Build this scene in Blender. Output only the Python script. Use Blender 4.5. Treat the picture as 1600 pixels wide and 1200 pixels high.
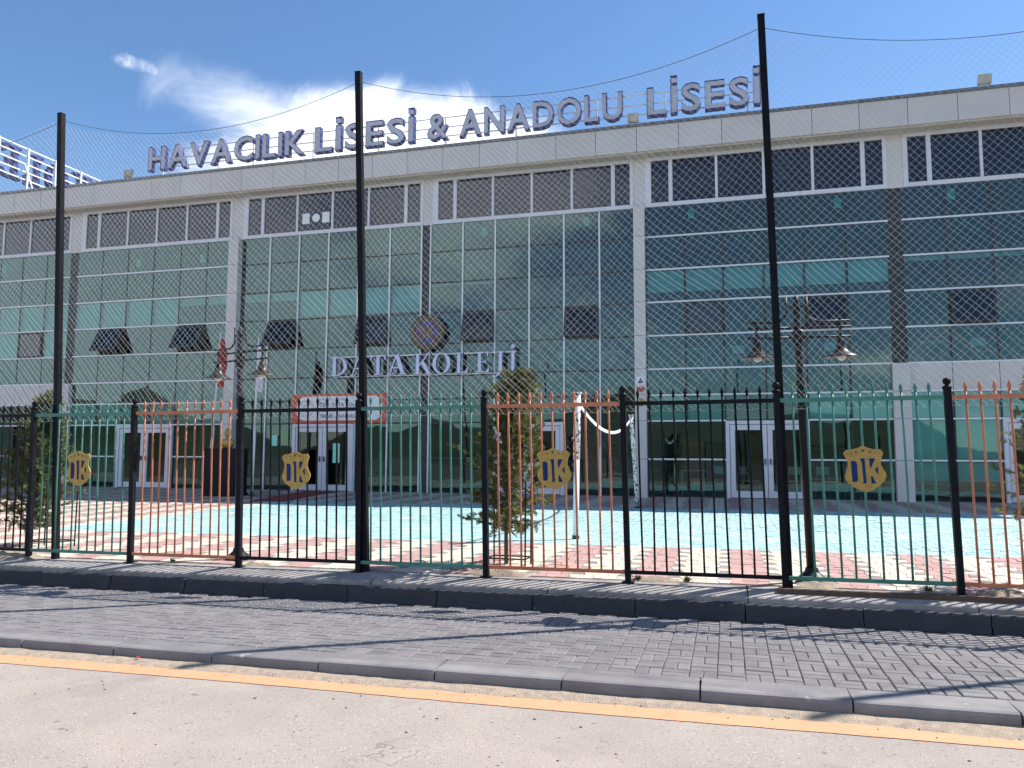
import bpy, math, random
from mathutils import Vector, Matrix, noise
random.seed(7)
S = bpy.context.scene
for o in list(bpy.data.objects): bpy.data.objects.remove(o)
C = S.collection
ZO = 1.6            # camera eye height above the road; heights below are written relative to the eye

# ------------------------------------------------------------------ camera
cam = bpy.data.cameras.new('camera'); camo = bpy.data.objects.new('camera', cam); C.objects.link(camo)
cam.sensor_width = 36; cam.lens = 1220/1600*36; cam.clip_start = .05; cam.clip_end = 4000
camo.matrix_world = Matrix(((0.964,  0.0200, 0.2650, 0), (0.2660, -0.0890, -0.9600, 0), (0.0040, 0.9960, -0.0910, ZO), (0, 0, 0, 1)))
_q = camo.matrix_world.to_quaternion().normalized()
camo.matrix_world = Matrix.Translation((0, 0, ZO)) @ _q.to_matrix().to_4x4()
S.camera = camo
S.cycles.max_bounces = 6; S.cycles.diffuse_bounces = 3; S.cycles.glossy_bounces = 3; S.cycles.transparent_max_bounces = 10; S.cycles.transmission_bounces = 3

# ------------------------------------------------------------------ sun, sky, exposure
SUN = Vector((.554, .346, .758)).normalized()
sl = bpy.data.lights.new('sun', 'SUN'); sl.energy = 5.0; sl.angle = math.radians(.55); sl.color = (1, .95, .88)
so = bpy.data.objects.new('sun', sl); C.objects.link(so); so.rotation_euler = SUN.to_track_quat('Z', 'Y').to_euler()
so.location = SUN*40
S.view_settings.view_transform = 'Standard'; S.view_settings.look = 'None'
S.view_settings.exposure = .82; S.view_settings.gamma = 1
W = bpy.data.worlds.new('World'); S.world = W; W.use_nodes = True
nt = W.node_tree; N = nt.nodes; L = nt.links
for n_ in list(N): N.remove(n_)
out = N.new('ShaderNodeOutputWorld'); bg = N.new('ShaderNodeBackground'); L.new(bg.outputs[0], out.inputs[0])
bg.inputs['Strength'].default_value = .104
sky = N.new('ShaderNodeTexSky'); sky.sky_type = 'NISHITA'; sky.sun_disc = False
sky.sun_elevation = math.asin(SUN.z); sky.sun_rotation = math.atan2(SUN.x, SUN.y)
sky.altitude = 900; sky.air_density = 1.0; sky.dust_density = .25; sky.ozone_density = 2.2
tc = N.new('ShaderNodeTexCoord')
def mathn(op, a, b=None, c=None):
    m = N.new('ShaderNodeMath'); m.operation = op
    for i, v in enumerate((a, b, c)):
        if v is None: continue
        if isinstance(v, (int, float)): m.inputs[i].default_value = v
        else: L.new(v, m.inputs[i])
    return m.outputs[0]
sep = N.new('ShaderNodeSeparateXYZ'); L.new(tc.outputs['Generated'], sep.inputs[0])
zz = mathn('ADD', mathn('MAXIMUM', sep.outputs[2], 0.0), .16)
cmb = N.new('ShaderNodeCombineXYZ')
L.new(mathn('DIVIDE', sep.outputs[0], zz), cmb.inputs[0]); L.new(mathn('DIVIDE', sep.outputs[1], zz), cmb.inputs[1])
def wnoise(scale, detail, rough, dist, loc=(0, 0, 0), src=None):
    mp = N.new('ShaderNodeMapping'); mp.inputs['Location'].default_value = loc; L.new(src or cmb.outputs[0], mp.inputs[0])
    t = N.new('ShaderNodeTexNoise'); t.inputs['Scale'].default_value = scale; t.inputs['Detail'].default_value = detail
    t.inputs['Roughness'].default_value = rough; t.inputs['Distortion'].default_value = dist; L.new(mp.outputs[0], t.inputs[0]); return t.outputs[0]
def ramp(v, a, b):
    m = N.new('ShaderNodeMapRange'); m.interpolation_type = 'SMOOTHERSTEP'; L.new(v, m.inputs[0])
    m.inputs[1].default_value = a; m.inputs[2].default_value = b; return m.outputs[0]
# scattered cumulus added behind the camera for the glass to mirror, plus banks in view (centre direction from the photograph)
scat = ramp(wnoise(.62, 5, .55, .25, (3.1, 1.7, 0)), .52, .70)
def bank(cx, cy, cz, rx, rz, tilt):
    c = Vector((cx, cy, cz)).normalized(); ex = Vector((c.y, -c.x, 0)).normalized(); ez = ex.cross(c)
    if ez.z < 0: ez = -ez
    ex2 = ex*math.cos(tilt)+ez*math.sin(tilt); ez2 = ez*math.cos(tilt)-ex*math.sin(tilt)
    def dot(v):
        d = N.new('ShaderNodeVectorMath'); d.operation = 'DOT_PRODUCT'; L.new(tc.outputs['Generated'], d.inputs[0]); d.inputs[1].default_value = v; return d.outputs['Value']
    a = mathn('DIVIDE', dot(ex2), rx); b = mathn('DIVIDE', dot(ez2), rz)
    r2 = mathn('ADD', mathn('MULTIPLY', a, a), mathn('MULTIPLY', b, b))
    front = mathn('GREATER_THAN', dot(c), 0.0)
    return mathn('MULTIPLY', mathn('MAXIMUM', mathn('SUBTRACT', 1.0, r2), -1.0), front), front
dsrc = tc.outputs['Generated']
fine = wnoise(38.0, 4, .6, .6, (0, 0, 0), dsrc)
wisp = wnoise(9.0, 6, .62, .9, (0, 0, 0), dsrc)
def cloud(c, rx, rz, tilt, amp, lo, hi, nz=None):
    m, fr = bank(*c, rx, rz, tilt)
    v = mathn('ADD', m, mathn('MULTIPLY', mathn('SUBTRACT', nz or wisp, .5), amp))
    return mathn('MULTIPLY', ramp(v, lo, hi), fr)
cl = cloud((-.375, .856, .346), .225, .092, -.02, 1.6, -.45, .75)
cl = mathn('MAXIMUM', cl, mathn('MULTIPLY', cloud((-.475, .79, .372), .165, .055, -.26, 2.0, -.35, 1.7), .85))
cl = mathn('MAXIMUM', cl, mathn('MULTIPLY', cloud((-.605, .672, .418), .030, .0105, -.15, 3.0, -.1, 1.7, fine), .5))
cl = mathn('MAXIMUM', cl, mathn('MULTIPLY', cloud((-.74, -.60, .24), .62, .24, .1, 2.4, -.3, .9), .85))  # out-of-view cloud bank added so the left-hand glass mirrors paler
back = ramp(mathn('MULTIPLY', sep.outputs[1], -1.0), -.05, .35)
cl = mathn('MAXIMUM', cl, mathn('MULTIPLY', scat, back))
mx = N.new('ShaderNodeMix'); mx.data_type = 'RGBA'; L.new(cl, mx.inputs[0])
hs = N.new('ShaderNodeHueSaturation'); hs.inputs['Saturation'].default_value = 1.12; hs.inputs['Value'].default_value = 1.06; L.new(sky.outputs[0], hs.inputs['Color']); L.new(hs.outputs[0], mx.inputs[6])
mx.inputs[7].default_value = (9.3, 9.4, 9.8, 1)
L.new(mx.outputs[2], bg.inputs[0])

# ------------------------------------------------------------------ materials
MATS = {}
def nodes_of(m): return m.node_tree.nodes, m.node_tree.links
def mat(name, col, rough=.6, metal=0, var=.12, vscale=4, col2=None, bump=0, bscale=60, spec=.5, speck=None, mode='obj', obj_var=0, detail=3):
    """plain surface with mottled colour, optional bump and specks"""
    if name in MATS: return MATS[name]
    m = bpy.data.materials.new(name); m.use_nodes = True; n, l = nodes_of(m); p = n['Principled BSDF']
    p.inputs['Roughness'].default_value = rough; p.inputs['Metallic'].default_value = metal
    p.inputs['Specular IOR Level'].default_value = spec
    g = n.new('ShaderNodeNewGeometry')
    t = n.new('ShaderNodeTexNoise'); t.inputs['Scale'].default_value = vscale; t.inputs['Detail'].default_value = detail; t.inputs['Roughness'].default_value = .6
    l.new(g.outputs['Position'], t.inputs['Vector'])
    mx = n.new('ShaderNodeMix'); mx.data_type = 'RGBA'
    c2 = col2 or tuple(c*(1-var*2) for c in col); c1 = col if col2 else tuple(min(1, c*(1+var)) for c in col)
    mx.inputs[6].default_value = (*c1, 1); mx.inputs[7].default_value = (*c2, 1)
    r = n.new('ShaderNodeMapRange'); r.inputs[1].default_value = .35; r.inputs[2].default_value = .68; l.new(t.outputs[0], r.inputs[0]); l.new(r.outputs[0], mx.inputs[0])
    o_ = mx.outputs[2]
    if obj_var:
        oi = n.new('ShaderNodeObjectInfo'); mr = n.new('ShaderNodeMapRange'); l.new(oi.outputs['Random'], mr.inputs[0])
        mr.inputs[3].default_value = 1-obj_var; mr.inputs[4].default_value = 1+obj_var
        mm = n.new('ShaderNodeMix'); mm.data_type = 'RGBA'; mm.blend_type = 'MULTIPLY'; mm.inputs[0].default_value = 1
        l.new(o_, mm.inputs[6]); l.new(mr.outputs[0], mm.inputs[7]); o_ = mm.outputs[2]
    if speck:
        for (sc, th, colr, wd) in speck:
            v = n.new('ShaderNodeTexNoise'); v.inputs['Scale'].default_value = sc; v.inputs['Detail'].default_value = 3; l.new(g.outputs['Position'], v.inputs['Vector'])
            rr = n.new('ShaderNodeMapRange'); rr.inputs[1].default_value = th; rr.inputs[2].default_value = th+wd; l.new(v.outputs[0], rr.inputs[0])
            m2 = n.new('ShaderNodeMix'); m2.data_type = 'RGBA'; l.new(rr.outputs[0], m2.inputs[0]); l.new(o_, m2.inputs[6]); m2.inputs[7].default_value = (*colr, 1); o_ = m2.outputs[2]
    l.new(o_, p.inputs['Base Color'])
    if bump:
        b = n.new('ShaderNodeBump'); b.inputs['Strength'].default_value = bump; b.inputs['Distance'].default_value = .01
        t2 = n.new('ShaderNodeTexNoise'); t2.inputs['Scale'].default_value = bscale; t2.inputs['Detail'].default_value = 4; l.new(g.outputs['Position'], t2.inputs['Vector'])
        l.new(t2.outputs[0], b.inputs['Height']); l.new(b.outputs[0], p.inputs['Normal'])
    MATS[name] = m; return m
def glass(name, tint, refl, ior, wob=.0022):
    m = bpy.data.materials.new(name); m.use_nodes = True; n, l = nodes_of(m); n.remove(n['Principled BSDF'])
    o = n['Material Output']; tr = n.new('ShaderNodeBsdfTransparent'); tr.inputs[0].default_value = (*tint, 1)
    gl = n.new('ShaderNodeBsdfGlossy'); gl.inputs['Roughness'].default_value = .015; gl.inputs[0].default_value = (*refl, 1)
    fr = n.new('ShaderNodeFresnel'); fr.inputs[0].default_value = ior
    g = n.new('ShaderNodeNewGeometry'); t = n.new('ShaderNodeTexNoise'); t.inputs['Scale'].default_value = 1.1; t.inputs['Detail'].default_value = 1
    l.new(g.outputs['Position'], t.inputs['Vector']); b = n.new('ShaderNodeBump'); b.inputs['Strength'].default_value = 1; b.inputs['Distance'].default_value = wob
    l.new(t.outputs[0], b.inputs['Height']); l.new(b.outputs[0], gl.inputs['Normal'])
    mx = n.new('ShaderNodeMixShader'); l.new(fr.outputs[0], mx.inputs[0]); l.new(tr.outputs[0], mx.inputs[1]); l.new(gl.outputs[0], mx.inputs[2]); l.new(mx.outputs[0], o.inputs[0])
    MATS[name] = m; return m
G_GREEN = glass('green_tinted_glass', (.37, .70, .70), (.62, .94, .93), 1.93)
G_CLEAR = glass('smoked_window_glass', (.37, .38, .54), (.80, .84, 1.0), 1.68)
G_SASH = glass('grey_sash_glass', (.36, .38, .40), (.85, .9, .92), 1.75)
G_DOOR = glass('door_glass', (.52, .68, .66), (.85, .98, .95), 1.65)
M_FASC = mat('grey_beige_cladding', (.60, .565, .55), .45, var=.03, vscale=1.2, obj_var=.035)
M_SOFF = mat('soffit_cladding', (.50, .44, .36), .6, var=.05)
M_COP = mat('roof_edge_metal', (.16, .17, .19), .4, .3)
M_WHITE = mat('white_window_frame', (.66, .66, .71), .4, var=.03)
M_CAP = mat('pale_aluminium_cap', (.70, .72, .76), .35, .1, var=.04)
M_DARK = mat('dark_gasket', (.02, .022, .026), .5, var=.1)
M_DFRAME = mat('dark_sash_frame', (.016, .026, .033), .5)
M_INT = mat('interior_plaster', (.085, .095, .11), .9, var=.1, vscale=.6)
M_INTR = mat('interior_red_plaster', (.30, .06, .055), .9)
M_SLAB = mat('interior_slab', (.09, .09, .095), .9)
M_BLIND = mat('white_roller_blind', (.88, .90, .88), .8, var=.03, vscale=3, obj_var=.08)
M_PAPER = mat('pale_green_paper', (.35, .80, .66), .8, var=.03)
M_LAV = mat('lavender_acrylic_face', (.46, .47, .57), .4, var=.06, vscale=2)
M_LAV2 = mat('pale_lilac_face', (.60, .62, .86), .4, var=.04, vscale=2)
M_BLUE = mat('royal_blue_side', (.035, .04, .20), .45, var=.1)
M_STEELW = mat('white_painted_steel', (.78, .77, .76), .5, var=.06)
M_BLACK = mat('black_fence_paint', (.006, .007, .011), .55, var=.25, vscale=9, spec=.15, speck=[(38, .70, (.09, .08, .08), .03), (14, .73, (.05, .035, .03), .04)])
M_GREEN = mat('green_fence_paint', (.05, .205, .155), .5, var=.12, vscale=6, speck=[(45, .73, (.02, .03, .03), .03)])
M_ORANGE = mat('orange_fence_paint', (.50, .175, .085), .5, var=.12, vscale=6, speck=[(45, .74, (.12, .05, .03), .03)])
M_GOLD = mat('gold_painted_plate', (.42, .27, .065), .38, .25, var=.1, vscale=14)
M_DKBLUE = mat('deep_blue_enamel', (.006, .028, .13), .6, spec=.2)
M_NET = mat('pale_twine', (.50, .51, .47), .8, var=.05)
M_CABLE = mat('steel_cable', (.09, .095, .11), .5, .3)
M_POLE = mat('black_net_pole_paint', (.006, .006, .010), .55, var=.3, vscale=5, spec=.15)
M_IRON = mat('cast_iron_black', (.008, .008, .011), .5, var=.2, spec=.3)
M_BELL = mat('bronze_lamp_bell', (.045, .032, .026), .4, .4, var=.3, vscale=20)
M_BULB = mat('frosted_lamp_bulb', (.8, .78, .7), .4)
M_ROAD = mat('dusty_road_asphalt', (.355, .305, .27), .9, col2=(.285, .247, .222), vscale=1.1, detail=5, bump=.5, bscale=140, spec=.2,
             speck=[(48, .62, (.20, .18, .165), .06), (75, .64, (.52, .48, .45), .05), (14, .70, (.19, .17, .155), .03), (1.3, .60, (.25, .22, .20), .12)])
def cracks(m, scale, width, thr):
    n, l = nodes_of(m); p = n['Principled BSDF']; src = p.inputs['Base Color'].links[0].from_socket
    g = n.new('ShaderNodeNewGeometry'); d = n.new('ShaderNodeTexNoise'); d.inputs['Scale'].default_value = 2.2; d.inputs['Detail'].default_value = 4; l.new(g.outputs['Position'], d.inputs['Vector'])
    av = n.new('ShaderNodeVectorMath'); av.operation = 'MULTIPLY_ADD'; l.new(d.outputs['Color'], av.inputs[0]); av.inputs[1].default_value = (.9, .9, 0); l.new(g.outputs['Position'], av.inputs[2])
    v = n.new('ShaderNodeTexVoronoi'); v.feature = 'DISTANCE_TO_EDGE'; v.inputs['Scale'].default_value = scale; l.new(av.outputs[0], v.inputs['Vector'])
    r = n.new('ShaderNodeMapRange'); r.inputs[1].default_value = width; r.inputs[2].default_value = width*.3; l.new(v.outputs[0], r.inputs[0])
    k = n.new('ShaderNodeTexNoise'); k.inputs['Scale'].default_value = .9; l.new(g.outputs['Position'], k.inputs['Vector']); kr = n.new('ShaderNodeMapRange'); kr.inputs[1].default_value = thr; kr.inputs[2].default_value = thr+.1; l.new(k.outputs[0], kr.inputs[0])
    mm = n.new('ShaderNodeMath'); mm.operation = 'MULTIPLY'; l.new(r.outputs[0], mm.inputs[0]); l.new(kr.outputs[0], mm.inputs[1])
    mx = n.new('ShaderNodeMix'); mx.data_type = 'RGBA'; l.new(mm.outputs[0], mx.inputs[0]); l.new(src, mx.inputs[6]); mx.inputs[7].default_value = (.21, .18, .16, 1); l.new(mx.outputs[2], p.inputs['Base Color'])
cracks(M_ROAD, .45, .0028, .54)
M_GRIT = mat('gutter_sand', (.42, .335, .255), .95, col2=(.28, .23, .185), vscale=14, detail=5, bump=1, bscale=90, spec=.1, speck=[(120, .64, (.16, .13, .11), .06)])
M_YEL = mat('yellow_road_paint', (.60, .305, .165), .8, col2=(.53, .265, .145), vscale=6, bump=.3, bscale=150, speck=[(26, .70, (.45, .34, .24), .05), (120, .70, (.35, .28, .2), .05)])
M_KERB = mat('grey_concrete_kerb', (.225, .212, .21), .85, col2=(.165, .157, .16), vscale=3.5, bump=.3, bscale=120, obj_var=.06, speck=[(7, .70, (.40, .37, .35), .08), (90, .7, (.1, .1, .1), .05)])
M_KERBD = mat('dark_basalt_kerb', (.040, .042, .052), .8, col2=(.028, .03, .038), vscale=5, bump=.3, bscale=120, obj_var=.08, speck=[(16, .72, (.26, .25, .25), .06)])
M_FOOT = mat('rough_concrete_footing', (.35, .325, .30), .95, col2=(.22, .205, .195), vscale=5, bump=.9, bscale=40, obj_var=.06, speck=[(60, .68, (.12, .11, .1), .05)])
M_PAVE = mat('grey_paving_block', (.205, .192, .192), .85, col2=(.16, .15, .152), vscale=5, bump=.4, bscale=160, obj_var=.13, speck=[(130, .70, (.33, .32, .32), .05), (9, .74, (.27, .255, .24), .05)])
M_JOINT = mat('sandy_joint', (.27, .24, .215), 1, vscale=30, bump=.5)
M_RED = mat('red_concrete_paver', (.44, .275, .25), .85, col2=(.37, .23, .21), vscale=3, bump=.3, bscale=120, obj_var=.1, speck=[(40, .68, (.60, .45, .40), .06)])
M_CREAM = mat('cream_concrete_paver', (.60, .53, .43), .85, col2=(.53, .46, .375), vscale=3, bump=.3, bscale=120, obj_var=.07, speck=[(40, .7, (.45, .40, .34), .06)])
M_GREYP = mat('grey_brown_paver', (.27, .235, .215), .85, col2=(.22, .19, .175), vscale=3, bump=.3, bscale=120, obj_var=.08)
M_BLUEP = mat('turquoise_court_paint', (.33, .52, .53), .8, col2=(.29, .48, .49), vscale=1.5, bump=.2, bscale=120, speck=[(2.2, .56, (.52, .58, .52), .16), (6, .62, (.56, .56, .48), .1), (19, .69, (.62, .64, .56), .06)])
M_SOIL = mat('dry_soil', (.33, .27, .205), 1, col2=(.22, .18, .14), vscale=12, bump=1, bscale=60)
M_GRD = mat('dusty_ground', (.15, .13, .105), 1, col2=(.10, .09, .075), vscale=.15)
M_ADDED_RIDGE = mat('added_ridge_scrub', (.085, .085, .055), 1, col2=(.05, .06, .035), vscale=.05)
M_BARK = mat('tree_bark', (.10, .075, .05), .9, vscale=30)
M_CARPET = mat('dark_red_carpet', (.26, .018, .03), .95, var=.15, vscale=30)
M_PED = mat('dark_navy_stone', (.006, .007, .014), .6, var=.15, spec=.2)
M_FLAGR = mat('red_flag_cloth', (.40, .012, .025), .8)
M_FLAGW = mat('white_flag_cloth', (.78, .77, .82), .8)
M_BANR = mat('orange_red_sign', (.66, .095, .045), .5, var=.04)
M_BANW = mat('white_sign_panel', (.80, .80, .84), .5, var=.02)
M_TXT = mat('dark_sign_print', (.03, .035, .06), .6)
M_TXTG = mat('grey_sign_print', (.35, .35, .38), .6)
M_TXTR = mat('rust_sign_print', (.45, .16, .13), .6)
M_RUST = mat('rusty_steel', (.075, .055, .045), .8, .2, var=.4, vscale=20, col2=(.14, .08, .05))
M_BEIGE = mat('beige_lamp_housing', (.50, .46, .36), .5)
M_REDP = mat('alarm_red_plastic', (.5, .03, .03), .4)
# white pole with peeling paint over black tape
M_PEEL = mat('peeling_white_paint', (.78, .74, .70), .6, var=.05, speck=[(19, .55, (.02, .02, .025), .02)])
def leafmat():
    m = bpy.data.materials.new('conifer_foliage'); m.use_nodes = True; n, l = nodes_of(m); p = n['Principled BSDF']; p.inputs['Roughness'].default_value = .6
    g = n.new('ShaderNodeNewGeometry'); mr = n.new('ShaderNodeMix'); mr.data_type = 'RGBA'
    mr.inputs[6].default_value = (.022, .042, .016, 1); mr.inputs[7].default_value = (.20, .20, .06, 1)
    l.new(g.outputs['Random Per Island'], mr.inputs[0]); l.new(mr.outputs[2], p.inputs['Base Color'])
    tl = n.new('ShaderNodeBsdfTranslucent'); l.new(mr.outputs[2], tl.inputs[0]); mx = n.new('ShaderNodeMixShader'); mx.inputs[0].default_value = .35
    l.new(p.outputs[0], mx.inputs[1]); l.new(tl.outputs[0], mx.inputs[2]); l.new(mx.outputs[0], n['Material Output'].inputs[0]); return m
M_LEAF = leafmat()
M_WEED = mat('dry_weed', (.13, .13, .04), .8, var=.4, vscale=40)

# ------------------------------------------------------------------ mesh helpers (heights relative to the eye)
class MB:
    def __init__(s): s.v = []; s.f = []; s.m = []
    def add(s, vs, fs, mi=0):
        b = len(s.v); s.v += [tuple(v) for v in vs]; s.f += [tuple(b+i for i in f) for f in fs]; s.m += [mi]*len(fs); return s
    def box(s, x0, x1, y0, y1, z0, z1, mi=0, fn=None):
        vs = [(x0,y0,z0),(x1,y0,z0),(x1,y1,z0),(x0,y1,z0),(x0,y0,z1),(x1,y0,z1),(x1,y1,z1),(x0,y1,z1)]
        if fn: vs = [fn(*v) for v in vs]
        return s.add(vs, [(0,3,2,1),(4,5,6,7),(0,1,5,4),(1,2,6,5),(2,3,7,6),(3,0,4,7)], mi)
    def prism(s, poly, fn, d0, d1, mi=0, ms=None):
        """poly: ccw 2D outline, fn(u,v,d) -> 3D; front at d0, back at d1"""
        n = len(poly); vs = [fn(u, v, d0) for u, v in poly]+[fn(u, v, d1) for u, v in poly]
        s.add(vs, [tuple(range(n))], mi); b = len(s.v)-2*n
        s.f.append(tuple(b+n+i for i in reversed(range(n)))); s.m.append(mi)
        for i in range(n):
            j = (i+1) % n; s.f.append((b+j, b+i, b+n+i, b+n+j)); s.m.append(mi if ms is None else ms)
        return s
    def tube(s, pts, r, n=8, mi=0, caps=True):
        pts = [Vector(p) for p in pts]; k = len(pts); rs = r if isinstance(r, (list, tuple)) else [r]*k; b = len(s.v)
        for i, p in enumerate(pts):
            t = (pts[min(i+1, k-1)]-pts[max(i-1, 0)]).normalized()
            a = t.cross(Vector((0, 0, 1)) if abs(t.z) < .95 else Vector((0, 1, 0))).normalized(); c = t.cross(a)
            for j in range(n):
                w = 2*math.pi*j/n+math.pi/n; s.v.append(tuple(p+(a*math.cos(w)+c*math.sin(w))*rs[i]))
        for i in range(k-1):
            for j in range(n):
                j2 = (j+1) % n; s.f.append((b+i*n+j, b+i*n+j2, b+(i+1)*n+j2, b+(i+1)*n+j)); s.m.append(mi)
        if caps:
            s.f.append(tuple(b+j for j in reversed(range(n)))); s.f.append(tuple(b+(k-1)*n+j for j in range(n))); s.m += [mi, mi]
        return s
    def lathe(s, c, prof, n=16, mi=0, ax=None):
        """profile [(r,z)] revolved about a vertical axis through c"""
        b = len(s.v); k = len(prof)
        for r, z in prof:
            for j in range(n):
                w = 2*math.pi*j/n; s.v.append((c[0]+r*math.cos(w), c[1]+r*math.sin(w), c[2]+z))
        for i in range(k-1):
            for j in range(n):
                j2 = (j+1) % n; s.f.append((b+i*n+j, b+i*n+j2, b+(i+1)*n+j2, b+(i+1)*n+j)); s.m.append(mi)
        s.f.append(tuple(b+j for j in reversed(range(n)))); s.f.append(tuple(b+(k-1)*n+j for j in range(n))); s.m += [mi, mi]
        return s
    def mesh(s, name, mats, org=(0, 0, 0), smooth=False):
        me = bpy.data.meshes.new(name); me.from_pydata([(v[0]-org[0], v[1]-org[1], v[2]-org[2]) for v in s.v], [], s.f)
        for m in (mats if isinstance(mats, (list, tuple)) else [mats]): me.materials.append(m)
        me.polygons.foreach_set('material_index', s.m)
        if smooth: me.polygons.foreach_set('use_smooth', [True]*len(s.f))
        me.update(); return me
    def build(s, name, mats, parent=None, org=None, smooth=False, **k):
        """link as one object; with a parent the vertices become relative to it, else the origin is org"""
        if parent is not None:
            o_ = parent.get('_org') or (0, 0, 0)
            o = bpy.data.objects.new(name, s.mesh(name, mats, tuple(o_), smooth)); o.parent = parent; o['_org'] = list(o_)
        else:
            org = org or (0, 0, 0); o = bpy.data.objects.new(name, s.mesh(name, mats, org, smooth)); o.location = (org[0], org[1], org[2]+ZO); o['_org'] = list(org)
        C.objects.link(o); tag(o, **k); return o
def tag(o, label=None, cat=None, group=None, kind=None):
    if label: o['label'] = label
    if cat: o['category'] = cat
    if group: o['group'] = group
    if kind: o['kind'] = kind
    return o
def root(name, org, label=None, cat=None, group=None, kind=None):
    o = bpy.data.objects.new(name, None); o.empty_display_size = .2; C.objects.link(o); o.location = (org[0], org[1], org[2]+ZO); o['_org'] = list(org)
    return tag(o, label, cat, group, kind)
UNIT = {}
def unit(m):
    if m.name not in UNIT: UNIT[m.name] = MB().box(-.5, .5, -.5, .5, -.5, .5).mesh('unit_'+m.name, m)
    return UNIT[m.name]
def block(name, m, parent, x0, x1, y0, y1, z0, z1, rot=None, **k):
    """a box sharing one mesh per material; coordinates are world, relative to the eye in height"""
    o = bpy.data.objects.new(name, unit(m)); c = Vector(((x0+x1)/2, (y0+y1)/2, (z0+z1)/2)); o.scale = (x1-x0, y1-y0, z1-z0)
    if parent is not None:
        o.parent = parent; og = Vector(parent.get('_org')); o.location = c-og; o['_org'] = list(og)
    else: o.location = c+Vector((0, 0, ZO)); o['_org'] = list(c)
    if rot: o.rotation_euler = rot
    C.objects.link(o); return tag(o, **k)
SHEET = {}
def sheet(name, m, parent, x0, x1, y, z0, z1, rot=None):
    """one pane of glass on the plane y"""
    if m.name not in SHEET: SHEET[m.name] = MB().add([(-.5, 0, -.5), (.5, 0, -.5), (.5, 0, .5), (-.5, 0, .5)], [(0, 1, 2, 3)]).mesh('pane_'+m.name, m)
    o = bpy.data.objects.new(name, SHEET[m.name]); og = Vector(parent.get('_org')); o.parent = parent; o.location = Vector(((x0+x1)/2, y, (z0+z1)/2))-og; o.scale = (x1-x0, 1, z1-z0)
    if rot: o.rotation_euler = rot
    C.objects.link(o); return o
def solid(name, m, parent, x0, x1, y0, y1, z0, z1, **k): return MB().box(x0, x1, y0, y1, z0, z1).build(name, m, parent, **k)
SL = .0064
def gz(x): return SL*x
def sheared(base, lean=-.021):
    """street frame: posts lean a little along the street, ground follows its gentle slope"""
    return lambda x, y, z: (x+lean*(z-base), y, z+gz(x))

# ------------------------------------------------------------------ text helpers
def glyph_mesh(ch, depth, bold=.0):
    cu = bpy.data.curves.new('t', 'FONT'); cu.body = ch; cu.size = 1; cu.extrude = depth/2; cu.offset = bold; cu.resolution_u = 3; cu.fill_mode = 'BOTH' if depth else 'FRONT'
    o = bpy.data.objects.new('t', cu); C.objects.link(o); bpy.context.view_layer.update()
    me = bpy.data.meshes.new_from_object(o.evaluated_get(bpy.context.evaluated_depsgraph_get()))
    bpy.data.objects.remove(o); bpy.data.curves.remove(cu); return me
GC = {}; CAPH = .7
def gdata(ch, bold):
    k = (ch, bold)
    if ch == 'İ' and k not in GC:
        vs, fs, nz = (list(q) for q in gdata('I', bold)); xs_ = [v[0] for v in vs]; x0, x1 = min(xs_), max(xs_); y0 = CAPH+.10; y1 = y0+(x1-x0)*1.05; b = len(vs)
        vs += [(x, y, z) for z in (.5, -.5) for x, y in ((x0, y0), (x1, y0), (x1, y1), (x0, y1))]
        for f, n_ in (((0, 1, 2, 3), 1), ((7, 6, 5, 4), -1), ((1, 0, 4, 5), 0), ((2, 1, 5, 6), 0), ((3, 2, 6, 7), 0), ((0, 3, 7, 4), 0)): fs.append(tuple(b+i for i in f)); nz.append(n_)
        GC[k] = (vs, fs, nz)
    if k not in GC:
        me = glyph_mesh(ch, 1.0, bold); vs = [tuple(v.co) for v in me.vertices]; fs = [tuple(p.vertices) for p in me.polygons]; nz = [p.normal.z for p in me.polygons]
        bpy.data.meshes.remove(me); GC[k] = (vs, fs, nz)
    return GC[k]
CAPH = max(v[1] for v in gdata('H', 0)[0])
def word(text, x0, x1, zb, cap, y, depth, bold, mats, parent, gap=.09, name='letter', joined=None, fn=None):
    """letters of one word fitted to x0..x1 on the plane y; one object per letter, or into a joined MB"""
    d = [(c, *gdata(c, bold)) if c != ' ' else None for c in text]
    ws = [(max(v[0] for v in g[1])-min(v[0] for v in g[1])) if g else .28 for g in d]
    k = (x1-x0)/(sum(ws)+gap*(len(ws)-1)); x = x0; h0 = cap/CAPH
    for g, w in zip(d, ws):
        if g:
            mn = min(v[0] for v in g[1]); mb = joined or MB()
            vs = [(x+(v[0]-mn)*k, y+depth*(.5-v[2]), zb+v[1]*h0) for v in g[1]]
            if fn: vs = [fn(*v) for v in vs]
            b = len(mb.v); mb.v += vs
            for f, nz in zip(g[2], g[3]): mb.f.append(tuple(b+i for i in f)); mb.m.append(0 if nz > .9 else 1)
            if not joined: mb.build(name, mats, parent)
        x += (w+gap)*k

# ================================================================== SETTING
def grid_sheet(name, x0, x1, y0, y1, zf, m, nx=1, ny=1, **k):
    mb = MB(); xs = [x0+(x1-x0)*i/nx for i in range(nx+1)]; ys = [y0+(y1-y0)*j/ny for j in range(ny+1)]
    vs = [(x, y, zf(x, y)) for y in ys for x in xs]; fs = [(j*(nx+1)+i, j*(nx+1)+i+1, (j+1)*(nx+1)+i+1, (j+1)*(nx+1)+i) for j in range(ny) for i in range(nx)]
    mb.add(vs, fs); return mb.build(name, m, kind='structure', **k)
grid_sheet('ground', -1500, 1500, -1500, 1500, lambda x, y: -2.6, M_GRD)
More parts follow.
